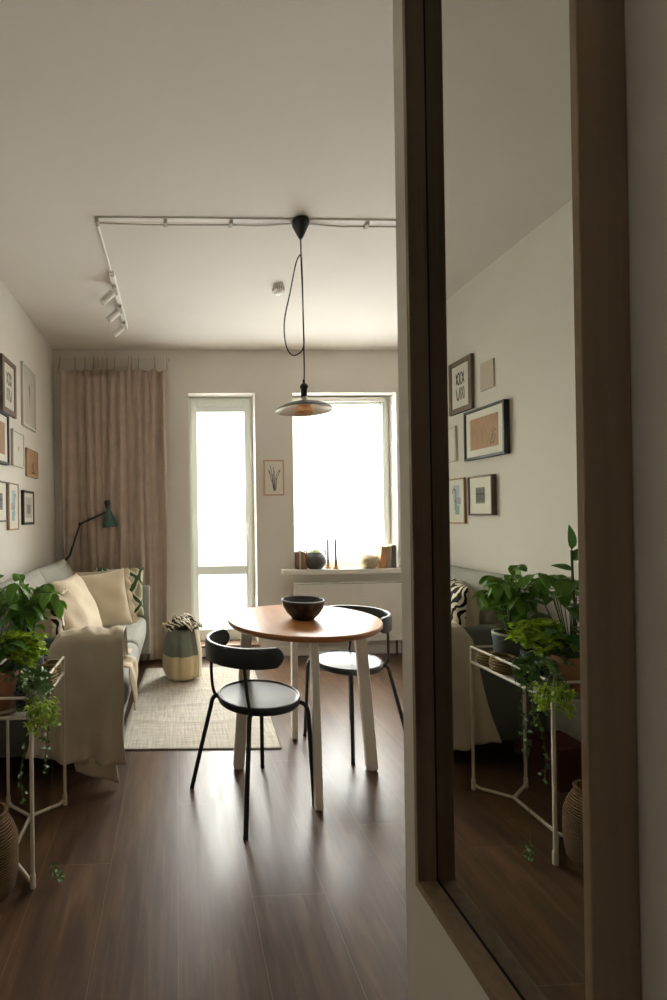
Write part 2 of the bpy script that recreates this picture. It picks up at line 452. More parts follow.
# ------------------------------------------------------------------ radiator
r = thing('radiator', 'white panel radiator on the wall beneath the window sill', 'radiator', (1.6, YB-.06, .12))
RX0, RX1, RZ0, RZ1, RY = 1.02, 2.2, .128, .653, 4.14
bm = NB()
nfl = 40; prof = []
wseg = (RX1-RX0-.03)/nfl
def radfront(u, v):
    x = RX0+.015+(RX1-RX0-.03)*u
    ph = (x-RX0)/wseg
    d = .0009*max(0, math.cos(2*PI*ph))**2 if .03 < v < .97 else 0
    return (x, RY+d, RZ0+.012+(RZ1-RZ0-.024)*v)
V = grid(bm, nfl*6+1, 8, lambda u, v: radfront(u, [0, .03, .05, .3, .6, .95, .97, 1][round(v*7)]))
obj('front_panel', bm, M_rad, r, True)
bm = NB(); box(bm, RX0+.004, RX1-.004, RY+.004, RY+.075, RZ0+.01, RZ1-.012); obj('radiator_body', bm, M_rad, r)
bm = NB()
box(bm, RX0, RX1, RY, RY+.08, RZ1-.014, RZ1, .003, 1)
for k in range(46): box(bm, RX0+.02+k*.025, RX0+.036+k*.025, RY-.0008, RY+.004, RZ1-.012, RZ1-.006, 0, mi=1)
obj('top_grille', bm, [M_rad, M_darkslot], r)
for x0 in (RX0, RX1-.015):
    bm = NB(); box(bm, x0, x0+.015, RY, RY+.08, RZ0, RZ1-.014, .003, 1); obj('side_panel', bm, M_rad, r)
for x in (1.93, 1.98):
    bm = NB(); tube(bm, [(x, RY+.04, RZ0+.02), (x, RY+.04, 0)], .009, 10); obj('pipe', bm, M_darkslot, r, True)

# ------------------------------------------------------------------ curtain
c = thing('curtain', 'taupe linen curtain tied to a white rod beside the balcony door', 'curtain', (-.54, YB-.09, .02))
ties = [63, 77.2, 87, 95.4, 99.5, 104, 108, 115.5, 129, 131.5, 138.7, 154.5, 166.3]
tx = [-.98+(t-63)*(.915/103.3) for t in ties]
cx0, cx1 = -.968, -.075
crnd = random.Random(17)
RIDGES = []
for k in range(26):
    s_ = (k+crnd.uniform(-.3, .3))/25
    wd_ = crnd.uniform(.010, .026) if .26 < s_ < .6 else crnd.uniform(.018, .045)
    RIDGES.append((cx0+(cx1-cx0)*s_, wd_, crnd.uniform(.022, .046)*(1 if k % 2 else -1), crnd.uniform(-.05, .05)))
def curtain_y(x, v):
    y = 0
    for c_, wd_, am_, dr_ in RIDGES:
        q = (x-c_-dr_*(1-v))/wd_
        y += am_*math.exp(-q*q)
    y += .004*math.sin(90*x+2*v)
    return YB-.085+y*(1.-.2*v)
def curtain_pt(u, v):
    x = cx0+(cx1-cx0)*u
    nearest = min(abs(x-t) for t in tx)
    gap = min(1, nearest/.045)
    top = 2.535-.035*gap**.8
    z = .02+(top-.02)*v
    xx = x+(.018*math.sin(9*u))*(1-v)
    if v < .9: xx += (-.03*(1-v))*u
    return (xx, curtain_y(x, v), z)
bm = NB(); grid(bm, 300, 26, curtain_pt); o = obj('curtain_cloth', bm, M_curtain, c, 'full'); solidify(o, .003)
for t in tx:
    bm = NB(); yy = curtain_y(t, 1)
    tube(bm, smooth_path([(t-.004, yy, 2.50), (t, yy-.003, 2.55), (t+.002, YB-.084, 2.60), (t, YB-.078, 2.633), (t, YB-.06, 2.625), (t+.004, yy+.003, 2.53)], 4), .0045, 5)
    obj('tie', bm, M_curtain, c, True)
ro = thing('curtain_rod', 'thin white rod carrying the taupe curtain under the ceiling', 'curtain rod', (-.53, YB-.07, 2.62))
bm = NB(); tube(bm, [(-1.0, YB-.072, 2.622), (-.04, YB-.072, 2.622)], .0045, 8); obj('rod', bm, M_wall, ro, True)
for x in (-.995, -.045):
    bm = NB(); tube(bm, [(x, YB-.072, 2.622), (x, YB, 2.622)], .005, 8); obj('bracket', bm, M_wall, ro, True)

# ------------------------------------------------------------------ pictures
def picture(label, center, w, h, depth, border, fmat, mmat, mount, art, wall='left', group='pictures on the gallery wall', name='framed_picture', amats=None):
    rot = (0, 0, PI/2) if wall == 'left' else (0, 0, 0)
    t = thing(name, label, 'picture', center, group, rot)
    bm = NB()
    if border > 0:
        for a in ((-w/2, -w/2+border, -h/2, h/2), (w/2-border, w/2, -h/2, h/2), (-w/2+border, w/2-border, h/2-border, h/2), (-w/2+border, w/2-border, -h/2, -h/2+border)):
            box(bm, a[0], a[1], -depth, 0, a[2], a[3], min(.002, border*.2), 1)
        obj('frame', bm, fmat, t, world=False)
        bm = NB()
    iw, ih = w/2-border, h/2-border
    yb = -min(depth*.75, depth-.003) if border > 0 else -depth
    if border > 0: rect(bm, -iw, iw, -ih, ih, yb)
    else: box(bm, -iw, iw, yb, 0, -ih, ih)
    obj('mount' if border > 0 else 'card', bm, mmat, t, world=False)
    bm = NB()
    art(bm, iw-mount, ih-mount, yb-.0006)
    if len(bm.verts): obj('artwork', bm, amats or [M_paper, M_ink], t, world=False)
    else: bm.free()
    return t
def art_scribble(bm, w, h, y):
    for sx in (-.42, .42):
        for sz in (-.48, .48):
            pts = []
            for k in range(40):
                a = 2*PI*k/39
                pts.append((sx*w+.36*w*math.sin(2*a+sz*9+sx), sz*h+.38*h*math.sin((3 if sz > 0 else 4)*a+sx*7)))
            ribbon(bm, pts, .0055, y)
def art_botanic(bm, w, h, y):
    rect(bm, -w, w, -h, h, y)
    for k in range(9):
        a = -.5+k/8
        ribbon(bm, [(0, -.45*h), (a*.1*w, 0), (a*.45*w, .2*h+.5*h*(1-abs(a)))], .006, y-.0004)
def art_branches(bm, w, h, y):
    rect(bm, -w, w, -h, h, y)
    rnd = random.Random(3)
    for k in range(9):
        x = -w+2*w*(k+.5)/9
        ribbon(bm, [(x, -h*.9), (x+rnd.uniform(-.03, .03), -h*.2), (x+rnd.uniform(-.03, .03), h*.3), (x+rnd.uniform(-.04, .04), h*.95)], .0028, y-.0004, 2)
    ribbon(bm, [(-w*.45, -h*.85), (-w*.62, -h*.2), (-w*.8, -h*.3), (-w*.72, -h*.7), (-w*.5, -h*.8)], .005, y-.0005)
    ribbon(bm, [(-w*.62, -h*.2), (-w*.75, .1*h), (-w*.86, -.1*h)], .004, y-.0005)
def art_small(bm, w, h, y):
    ribbon(bm, [(-.1*w, -.35*h), (0, 0), (.12*w, .35*h)], .01, y); ribbon(bm, [(0, 0), (-.25*w, .2*h)], .006, y); ribbon(bm, [(.05*w, .1*h), (.3*w, .05*h)], .006, y)
def art_figure(bm, w, h, y):
    rect(bm, -w, w, -h, h, y)
    ribbon(bm, [(.02, -.75*h), (.0, -.3*h), (.02, .0*h)], .014, y-.0004); ribbon(bm, [(-.015, -.8*h), (.045, -.8*h)], .01, y-.0004)
    ribbon(bm, [(-.6*w, .2*h), (-.5*w, .8*h)], .003, y-.0004)
def art_strokes(bm, w, h, y):
    rect(bm, -w*.95, w*.95, -h*.95, h*.95, y, 2)
    rnd = random.Random(5)
    for k in range(6):
        x = -w*.75+1.5*w*k/5
        ribbon(bm, [(x, -h*.75), (x+rnd.uniform(-.006, .006), 0), (x, h*.8)], .004, y-.0004)
        ribbon(bm, [(x-.008, h*.1), (x+.01, h*.25)], .004, y-.0004)
def art_abstract(bm, w, h, y):
    rect(bm, -w*.55, w*.2, -h*.75, -h*.25, y, 3); rect(bm, -w*.15, w*.35, -h*.5, .0, y-.0004, 3)
    rect(bm, -w*.8, w*.0, -h*.2, h*.18, y-.0002, 4); rect(bm, -w*.6, w*.55, h*.0, h*.85, y-.0001, 2)
    ribbon(bm, [(.1*w, -.1*h)]+[(.35*w+.3*w*math.cos(a), .45*h+.2*h*math.sin(a)) for a in [PI-.2*k for k in range(0, 18)]], .006, y-.0006)
def art_block(bm, w, h, y):
    rect(bm, -w, w, -h, h, y); rect(bm, -w*.55, w*.55, -h*.6, h*.3, y-.0004, 2); ribbon(bm, [(-w*.2, h*.4), (0, h*.7), (w*.25, h*.4)], .004, y-.0004)
    ribbon(bm, [(-w*.3, -h*.6), (-w*.3, h*.3)], .003, y-.0006); ribbon(bm, [(w*.25, -h*.6), (w*.25, h*.3)], .003, y-.0006)
def art_ribs(bm, w, h, y):
    for k in range(9):
        x = -w+2*w*(k+.5)/9
        ribbon(bm, [(x, -h*.96), (x, h*.96)], .004, y)
def art_hand(bm, w, h, y):
    for p in ([(-.02, -.9), (-.12, -.4), (-.3, .1), (-.75, .55)], [(.0, -.9), (-.05, -.2), (-.3, .35), (-.55, .85)], [(.05, -.9), (.05, -.2), (.0, .3), (-.1, .75)],
              [(.15, -.85), (.2, -.2), (.35, .2), (.85, .55)], [(.2, -.85), (.35, -.25), (.2, .0)], [(-.05, -.85), (-.25, -.3), (-.1, .1), (.1, .45)], [(.85, .55), (.55, .15), (.3, -.15)], [(-.75, .55), (-.5, .1), (-.25, -.35)]):
        P = smooth_path([(a*w, 0, b*h) for a, b in p], 5)
        ribbon(bm, [(q.x, q.z) for q in P], .0045, y)
XF = XL
picture('dark brown wooden frame with four black loopy scribbles on white', (XF, 3.065, 2.075), .25, .345, .022, .034, M_fr_dark, M_paper, .034, art_scribble)
picture('tall white frame with a faint grey plant drawing', (XF, 3.495, 2.112), .30, .44, .018, .018, M_fr_white, M_papergrey, .05, art_botanic, amats=[M_papergrey, M_inkgrey])
picture('large black landscape frame with a tan branch print', (XF, 2.815, 1.73), .38, .308, .036, .016, M_fr_black, M_paper, .042, art_branches, amats=[M_tan, M_ink, mat('print_line', '#7c5a3e', .7)])
picture('small white frame with a tiny grey sketch, beneath the dark brown frame', (XF, 3.243, 1.71), .226, .238, .018, .014, M_fr_white, M_paper, .05, art_small, amats=[M_inkgrey, M_inkgrey])
picture('small tan picture with a dark figure, in a thin wooden frame', (XF, 3.555, 1.648), .267, .20, .016, .01, M_fr_oak, M_tanpale, .006, art_figure, amats=[M_tan, M_ink])
picture('square brown box frame with a small grey brushstroke print', (XF, 2.862, 1.352), .232, .243, .032, .011, M_fr_dark, M_paper, .058, art_strokes, amats=[M_paper, M_ink, M_inkgrey])
picture('pale oak frame with blue and teal abstract shapes', (XF, 3.132, 1.327), .185, .30, .018, .009, M_fr_oak, M_paper, .02, art_abstract, amats=[M_paper, M_ink, M_blue, M_teal, M_mauve])
picture('narrow black frame with a grey print, closest to the curtain', (XF, 3.44, 1.325), .24, .238, .02, .017, M_fr_black, M_paper, .03, art_block, amats=[M_papergrey, M_inkgrey, M_inkgrey])
picture('small frameless taupe card with vertical ribs', (XF, 2.805, 2.07), .12, .168, .012, 0, M_ribcard, M_ribcard, .003, art_ribs, name='wall_card', amats=[M_ribcard, mat('rib_dark', '#b0a392', .8)])
picture('pale wooden frame with a black line drawing of a hand, between door and window', (.8675, YB, 1.58), .186, .318, .018, .015, M_fr_pink, M_paper, .012, art_hand, wall='back', group=None)

# ------------------------------------------------------------------ ceiling fittings
t = thing('cable_channel', 'long thin white cable channel across the ceiling meeting the black pendant canopy', 'cable channel', (.4, 2.37, H))
bm = NB(); box(bm, -.376, .594, 2.354, 2.384, H-.007, H, .001, 1); box(bm, .68, 2.1, 2.354, 2.384, H-.007, H, .001, 1); obj('channel', bm, M_track, t)
bm = NB(); tube(bm, smooth_path([(-.375, 2.392, H-.010), (-.1, 2.396, H-.013), (.29, 2.394, H-.012), (.45, 2.392, H-.013), (.60, 2.372, H-.013)], 8), .0042, 6); tube(bm, smooth_path([(.675, 2.372, H-.013), (.85, 2.394, H-.013), (1.0, 2.393, H-.012), (2.1, 2.393, H-.012)], 8), .0042, 6); obj('cord', bm, M_cord, t, True)
for x in (-.37, -.035, .29, .975, 1.5):
    bm = NB(); box(bm, x-.009, x+.009, 2.356, 2.398, H-.026, H, .004, 2); obj('clip', bm, M_clip, t)
t = thing('track_light', 'white ceiling track with three small spotlights above the sofa', 'track light', (-.366, 3.2, H))
bm = NB(); tube(bm, [(-.372, 2.40, H-.008), (-.368, 2.9, H-.008)], .006, 8); obj('feed_cable', bm, M_track, t, True)
bm = NB(); box(bm, -.382, -.35, 2.88, 3.69, H-.03, H, .003, 1); obj('track', bm, M_track, t)
for y in (3.03, 3.31, 3.585):
    hd = NB()
    a = Vector((-.385, y+.03, H-.045)); d = Vector((-.62, -.1, -.62)).normalized()
    tube(hd, [a-d*.004, a+d*.0, a+d*.092, a+d*.095], .03, 16, radii=[.019, .023, .023, .021])
    h_ = obj('spot_head', hd, M_track, t, True)
    b_ = NB(); box(b_, -.378, -.354, y-.045, y+.055, H-.052, H-.03, .003, 1); tube(b_, [(-.37, y+.03, H-.04), (-.388, y+.03, H-.07)], .008, 8); obj('bracket', b_, M_cord, h_)
t = thing('smoke_detector', 'small round white smoke detector on the ceiling', 'smoke detector', (.673, 3.06, H))
bm = NB(); lathe(bm, [(0, H-.052), (.02, H-.052), (.026, H-.046), (.026, H-.034), (.036, H-.032), (.038, H-.02), (.035, H-.018), (.038, H-.012), (.038, H), (0, H)], .673, 3.06, 24); obj('detector_body', bm, M_track, t, True)
bm = NB()
for k in range(16):
    a = 2*PI*k/16; x, y = .673+.0375*math.cos(a), 3.06+.0375*math.sin(a)
    box(bm, x-.003, x+.003, y-.003, y+.003, H-.032, H-.012)
obj('vent', bm, M_cord, t)

# pendant
PX, PY = .638, 2.37
t = thing('pendant_lamp', 'flat round pendant lamp on a looped black cord above the table', 'pendant lamp', (PX, PY, 1.78))
bm = NB(); lathe(bm, [(0, H-.092), (.008, H-.092), (.012, H-.085), (.042, H-.022), (.044, H-.008), (.042, H), (0, H)], PX, PY, 28); obj('canopy', bm, M_black, t, True)
bm = NB()
tube(bm, smooth_path([(PX, PY, H-.09), (PX, PY, 2.55), (PX+.001, PY, 2.50), (PX+.006, PY, 2.3), (PX+.008, PY, 2.0), (PX+.006, PY, 1.90)], 8), .0034, 6)
tube(bm, smooth_path([(PX, PY-.004, 2.53), (PX-.008, PY-.006, 2.54), (PX-.03, PY-.006, 2.49), (PX-.06, PY-.006, 2.35), (PX-.09, PY-.006, 2.21), (PX-.085, PY-.006, 2.10), (PX-.058, PY-.006, 2.045), (PX-.02, PY-.006, 2.05), (PX+.006, PY-.005, 2.09), (PX+.005, PY-.005, 2.2), (PX+.004, PY-.005, 2.4), (PX, PY-.004, 2.53)], 8), .0034, 6)
obj('cord', bm, M_blackcord, t, True)
bm = NB(); lathe(bm, [(0, 1.925), (.006, 1.922), (.007, 1.905), (.018, 1.895), (.021, 1.885), (.015, 1.872), (.0155, 1.835), (0, 1.835)][::-1], PX+.005, PY, 20); obj('socket', bm, M_black, t, True)
bm = NB(); lathe(bm, [(0, 1.815), (.012, 1.815), (.015, 1.838), (0, 1.838)], PX+.005, PY, 20); obj('socket_collar', bm, M_steel, t, True)
bm = NB()
lathe(bm, [(.015, 1.816), (.05, 1.810), (.10, 1.796), (.134, 1.778), (.141, 1.770)], PX+.003, PY, 48)
o = obj('lamp_shade', bm, [M_shade_out], t, 'full')
bm = NB(); lathe(bm, [(.015, 1.813), (.05, 1.807), (.10, 1.793), (.133, 1.775), (.1405, 1.767), (.141, 1.770)], PX+.003, PY, 48)
obj('shade_lining', bm, M_lampin, o, 'full')
bm = NB(); lathe(bm, [(0, 1.712), (.018, 1.714), (.034, 1.724), (.043, 1.742), (.045, 1.757)], PX+.003, PY, 28); bl = obj('bulb', bm, M_bulb, t, 'full')
bm = NB(); lathe(bm, [(.045, 1.757), (.043, 1.772), (.034, 1.79), (.02, 1.804), (.014, 1.815)], PX+.003, PY, 28); obj('amber_coating', bm, M_gold, bl, 'full')

# ------------------------------------------------------------------ mirror
MX0, MX1 = .380, .411
MY0, MY1, MZ0, MZ1 = .433, .770, .645, 2.25
t = thing('wall_mirror', 'tall mirror in a deep dark wooden box frame on the near wall', 'mirror', (XW, .6, MZ0))
bm = NB(); w = .009
for a in ((MY0, MY0+w, MZ0, MZ1), (MY1-w, MY1, MZ0, MZ1), (MY0+w, MY1-w, MZ0, MZ0+w+.004), (MY0+w, MY1-w, MZ1-w, MZ1)):
    box(bm, MX0, XW-.0005, a[0], a[1], a[2], a[3], .0008, 1)
obj('frame', bm, M_frame_mirror, t)
bm = NB(); box(bm, MX1, MX1+.004, MY0+w+.0012, MY1-w-.005, MZ0+w+.010, MZ1-w-.001); obj('mirror_glass', bm, M_mirror, t)
bm = NB(); box(bm, MX1+.005, XW-.001, MY0+w, MY1-w, MZ0+w+.004, MZ1-w)
box(bm, MX1-.0005, XW-.001, MY1-w-.0012, MY1-w-.0002, MZ0+w+.004, MZ1-w); box(bm, MX1-.0005, XW-.001, MY0+w, MY1-w, MZ0+w+.0042, MZ0+w+.0055); obj('backing', bm, M_frameback, t)  # thin dark strips in the rebate paint the shadow line beside the glass

# ------------------------------------------------------------------ rug
t = thing('rug', 'pale grey flatwoven rug on the wooden floor beside the sofa', 'rug', (.15, 3.2, 0))
RUGC = [(-.34, 2.603), (.541, 2.556), (.615, 3.93), (-.27, 3.97)]
def rug_pt(u, v, z=.006):
    a = Vector(RUGC[0]).lerp(Vector(RUGC[1]), u); b = Vector(RUGC[3]).lerp(Vector(RUGC[2]), u); p = a.lerp(b, v)
    wv = 0
    for c0, am in ((.26, .006), (.44, .007), (.62, .004)):
        wv += am*math.exp(-((v-c0-.02*math.sin(5*u+c0*9))/.018)**2)*(.5+.5*math.sin(3*u+c0*20)**2)
    return (p.x, p.y, z+wv)
bm = NB(); grid(bm, 30, 110, rug_pt); o = obj('rug_weave', bm, M_rug, t, 'full'); solidify(o, .005, -1)
bm = NB()
for u0, u1, v0, v1 in ((0, 1, -.004, .0), (1, 1.006, 0, 1)):
    grid(bm, 20, 4, lambda a, b: rug_pt(u0+(u1-u0)*a, v0+(v1-v0)*b, .0062)) if v1-v0 < .1 else grid(bm, 2, 40, lambda a, b: rug_pt(u0+(u1-u0)*a, v0+(v1-v0)*b, .0062))
o = obj('edge_binding', bm, M_rugedge, t); solidify(o, .005, -1)

# ------------------------------------------------------------------ table
TX, TY, TZ = .614, 2.347, .741
t = thing('dining_table', 'round oak dining table on four splayed white legs', 'table', (TX, TY, 0))
bm = NB(); lathe(bm, [(0, TZ-.03), (.350, TZ-.03), (.360, TZ-.027), (.368, TZ-.018), (.369, TZ-.006), (.367, TZ-.001), (.363, TZ), (0, TZ)], TX, TY, 96); obj('table_top', bm, M_oak, t, True)
for k in range(4):
    a = -.087+k*PI/2
    bm = NB()
    dr = Vector((math.cos(a), math.sin(a), 0)); dt = Vector((-dr.y, dr.x, 0))
    prof = [(.300, .711), (.246, .711), (.296, .012), (.30, .004), (.31, 0), (.336, 0), (.348, .006), (.351, .016)]
    L1 = [bm.verts.new(Vector((TX, TY, 0))+dr*p[0]+Vector((0, 0, p[1]))+dt*.016) for p in prof]
    L2 = [bm.verts.new(Vector((TX, TY, 0))+dr*p[0]+Vector((0, 0, p[1]))-dt*.016) for p in prof]
    bm.faces.new(L1); bm.faces.new(L2[::-1])
    for i in range(len(prof)): bm.faces.new((L1[i], L1[(i+1) % len(prof)], L2[(i+1) % len(prof)], L2[i]))
    bmesh.ops.bevel(bm, geom=bm.edges[:], offset=.003, segments=1, affect='EDGES')
    obj('leg', bm, M_tleg, t)
bm = NB()
for k in range(2):
    a = -.087+k*PI/2; dr = Vector((math.cos(a), math.sin(a), 0)); dt = Vector((-dr.y, dr.x, 0)); c0 = Vector((TX, TY, 0))
    P = [c0+s*dr*.27+q*dt*.02 for s, q in ((-1, -1), (1, -1), (1, 1), (-1, 1))]
    lo = [bm.verts.new(p+Vector((0, 0, .690))) for p in P]; hi = [bm.verts.new(p+Vector((0, 0, .711))) for p in P]
    bm.faces.new(lo[::-1]); bm.faces.new(hi)
    for i in range(4): bm.faces.new((lo[i], lo[(i+1) % 4], hi[(i+1) % 4], hi[i]))
obj('cross_brace', bm, M_tleg, t)

# bowl
BX, BY = .613, 2.335
bm = NB(); lathe(bm, [(0, TZ), (.048, TZ), (.055, TZ+.004), (.080, TZ+.03), (.097, TZ+.06), (.103, TZ+.084), (.104, TZ+.094), (.100, TZ+.0955), (.097, TZ+.09), (.09, TZ+.06), (.07, TZ+.03), (.045, TZ+.014), (0, TZ+.012)], BX, BY, 40, fn=lambda a, z: 1+.006*math.sin(8*a)*(z < TZ+.085))
tag(obj('bowl', bm, M_bowl, None, 'full', world=(BX, BY, TZ)), 'charcoal clay bowl on the round oak table', 'bowl')

# ------------------------------------------------------------------ chairs
def make_chair(name, label, loc, rz):
    t = thing(name, label, 'chair', (0, 0, 0), 'black dining chairs at the round table')
    bm = NB(); S = .455
    lathe(bm, [(0, S-.036), (.168, S-.036), (.178, S-.032), (.1825, S-.024), (.183, S-.006), (.180, S), (.174, S+.001), (.168, S-.004), (.163, S-.006), (0, S-.006)], 0, 0, 72)
    obj('seat', bm, M_seat, t, True, False)
    def pol(r, a, z): return (r*math.cos(a), r*math.sin(a), z)
    for s in (-1, 1):
        for fx, fy, back in ((-.232, .208, True), (.155, .180, False)):
            a = math.atan2(fy*s, fx); rf = math.hypot(fx, fy); bm = NB()
            pts = [pol(rf, a, 0), pol(rf+(.215-rf)*.5, a, .2), pol(.217, a, .385), pol(.209, a, .415), pol(.192, a, .432), pol(.160, a, .434)]
            pth = [Vector(pts[0]), Vector(pts[1])]+smooth_path(pts[2:], 6)
            tube(bm, pth, .0098, 12)
            lg = obj('leg', bm, M_chair, t, True, False)
            bm = NB(); p0, p1 = Vector(pts[0]), Vector(pts[1]); tube(bm, [p0+Vector((0, 0, 0)), p0.lerp(p1, .06)], .0104, 12); obj('foot_cap', bm, M_black, lg, True, False)
            if back:
                bm = NB()
                b = Vector(pol(.187, a, .428)); tp = Vector((-.036+.186*math.cos(PI-.74), s*.186*math.sin(PI-.74), .68))
                tube(bm, smooth_path([b+Vector(pol(-.03, a, -.012)), b, b+Vector(pol(.018, a, .03)), b.lerp(tp, .4)+Vector(pol(.014, a, 0)), b.lerp(tp, .75)+Vector(pol(.004, a, 0)), tp], 5), .0072, 10)
                obj('back_post', bm, M_chair, t, True, False)
    bm = NB()
    A0, A1 = math.radians(87), math.radians(273); R0 = .195; th = .011; zc = .669; hh = .043
    nA = 60
    rings = []
    for i in range(nA+1):
        s_ = i/nA; s_ = .5-.5*math.cos(PI*s_) if i not in (0, nA) else s_
        a = A0+(A1-A0)*s_; arc = (a-A0)*R0; e = min(arc, (A1-A0)*R0-arc)
        k = math.sqrt(max(0, 1-((hh-e)/hh)**2)) if e < hh else 1
        h_ = max(.0015, hh*k)
        prof = []
        for q in range(16):
            qa = 2*PI*q/16; cx_ = math.copysign(abs(math.cos(qa))**.55, math.cos(qa)); sz_ = math.copysign(abs(math.sin(qa))**.35, math.sin(qa))
            rr = R0+th*cx_; prof.append(bm.verts.new((-.036+rr*math.cos(a), rr*math.sin(a), zc+h_*sz_)))
        rings.append(prof)
    for P, Q in zip(rings, rings[1:]):
        for q in range(16): bm.faces.new((P[q], P[(q+1) % 16], Q[(q+1) % 16], Q[q]))
    bm.faces.new(rings[0]); bm.faces.new(rings[-1][::-1])
    obj('backrest', bm, M_chair, t, True, False)
    t.location = loc; t.rotation_euler = (0, 0, rz)
    return t
ch = make_chair('dining_chair', 'black round-seated chair standing between the camera side and the oak table', (.357, 2.145, 0), math.radians(28))
ch['label'] = 'black metal chair with its back to the camera, half over the rug corner'
def copy_tree(o, parent=None):
    c_ = o.copy(); COL.objects.link(c_)
    if parent is not None: c_.parent = parent
    for k in list(o.children): copy_tree(k, c_)
    return c_
ch2 = copy_tree(ch); ch2.location = (.926, 2.603, 0); ch2.rotation_euler = (0, 0, math.radians(205.7))
ch2['label'] = 'black metal chair on the radiator side of the oak table, facing the camera'

# ------------------------------------------------------------------ sofa
SY0, SY1 = 2.305, 4.03
t = thing('sofa', 'light grey two seat fabric sofa along the picture wall', 'sofa', (-.65, 3.15, 0))
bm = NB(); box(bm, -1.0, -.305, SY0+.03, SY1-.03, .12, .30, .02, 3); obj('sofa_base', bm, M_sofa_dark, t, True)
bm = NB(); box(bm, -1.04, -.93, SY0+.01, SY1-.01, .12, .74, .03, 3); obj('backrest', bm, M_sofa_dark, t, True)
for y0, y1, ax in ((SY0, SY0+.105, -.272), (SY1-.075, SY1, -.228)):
    bm = NB(); box(bm, -1.0, ax, y0, y1, .12, .682, .018, 3); obj('arm', bm, M_sofa if y0 > 3 else M_sofa_shaded, t, True)
def puff_box(bm, x0, x1, y0, y1, z0, z1, r, crown):
    def pt(face_u, face_v): pass
    vs = box(bm, x0, x1, y0, y1, z0, z1, r, 4)
    bmesh.ops.subdivide_edges(bm, edges=[e for e in bm.edges if e.calc_length() > .08], cuts=8, use_grid_fill=True)
    for v in bm.verts:
        u = (v.co.x-x0)/(x1-x0); w_ = (v.co.y-y0)/(y1-y0); q = (v.co.z-z0)/(z1-z0)
        k = 16*u*(1-u)*w_*(1-w_)
        if q > .5: v.co.z += crown*max(0, k)**.6
        if u > .5: v.co.x += crown*.6*(4*max(0, q*(1-q)))**.7*(4*max(0, w_*(1-w_)))**.4
ym = 3.17
for y0, y1 in ((SY0+.108, ym-.002), (ym+.002, SY1-.078)):
    bm = NB(); puff_box(bm, -.93, -.262, y0, y1, .285, .435, .045, .022); obj('seat_cushion', bm, M_sofa, t, 'full')
def pillow_mesh(bm, w, h, th, n=22, sag=.12, mi_front=0, mi_back=0, corner=.06, seed=0, wr=.006):
    """local: X width, Z height (0 at the bottom edge), Y thickness; front is -Y"""
    rnd = random.Random(seed); ph = [rnd.uniform(0, 6) for _ in range(6)]
    def P(u, v, side):
        a, b = 2*u-1, 2*v-1
        prof = max(0, (1-abs(a)**2.6))**.55*max(0, (1-abs(b)**2.6))**.55
        y = side*th/2*prof
        pin = 1-sag*(1-abs(b)**2)*abs(a)**6*.6; pz = 1-sag*(1-abs(a)**2)*abs(b)**6*.6
        x = a*w/2*pin; z = b*h/2*pz+h/2
        y += wr*math.sin(5*a+ph[0]+3*b)*math.sin(4*b+ph[1])*prof**.5
        return (x, y, z)
    for side, mi in ((-1, mi_front), (1, mi_back)):
        grid(bm, n, n, lambda u, v: P(u, v, side), mi)
    bmesh.ops.remove_doubles(bm, verts=bm.verts, dist=1e-5)
def place_mat(loc, rz, lean, roll=0): return Matrix.Translation(loc) @ Matrix.Rotation(rz, 4, 'Z') @ Matrix.Rotation(-lean, 4, 'X') @ Matrix.Rotation(roll, 4, 'Y')
# two back cushions leaning on the back (front faces the room, +X): rz = 90 deg turns -Y into +X
for yc, sd in ((2.80, 1), (3.53, 2)):
    bm = NB(); pillow_mesh(bm, .80, .50, .20, 26, .05, seed=sd)
    bm.transform(place_mat((-.80, yc, .435), PI/2, math.radians(13)))
    obj('back_cushion', bm, M_sofa, t, 'full')
for x in (-.93, -.36):
    for y in (SY0+.12, SY1-.12):
        bm = NB(); tube(bm, [(x, y, 0), (x, y, .125)], .02, 12, radii=[.016, .024]); obj('leg', bm, M_brown_wood, t, True)

# ------------------------------------------------------------------ loose cushions
CG = 'loose cushions on the sofa'
def cushion(name, label, loc, rz, lean, w, h, th, mats, seed, mf=0, mb=0, roll=0., ruffle=None, sag=.12):
    o = thing(name, label, 'cushion', loc, CG, (0, 0, 0))
    Mx = place_mat((0, 0, 0), rz, lean, roll)
    bm = NB(); pillow_mesh(bm, w, h, th, 26, sag, mf, mb, seed=seed, wr=.009)
    bm.transform(Mx); b = obj('cover', bm, mats, o, 'full', False)
    if ruffle:
        bm = NB(); kind, rm = ruffle
        n = 160; rows = 4
        def rp(u, v):
            p = (1.02+.96*u) if kind == 'scallop' else u*4
            side = int(p) % 4; f = p-int(p); a = 2*f-1
            q = [(a, -1), (1, a), (-a, 1), (-1, -a)][side]
            nx, nz = [(0, -1), (1, 0), (0, 1), (-1, 0)][side]
            pin = 1-sag*.6*(1-abs(q[1])**2)*abs(q[0])**6; pz = 1-sag*.6*(1-abs(q[0])**2)*abs(q[1])**6
            wd = .044 if kind == 'scallop' else .018
            e = wd*v*(.55+.45*abs(math.sin(p*PI*(5 if kind == 'scallop' else 7))))
            return (q[0]*w/2*pin+nx*e, .010*v*math.sin(p*PI*(8 if kind == 'scallop' else 15)), q[1]*h/2*pz+h/2+nz*e)
        grid(bm, n*2, rows, rp, closed_u=(kind != 'scallop'))
        bm.transform(Mx); r_ = obj('ruffle', bm, rm, o, 'full', False); solidify(r_, .004)
    return o
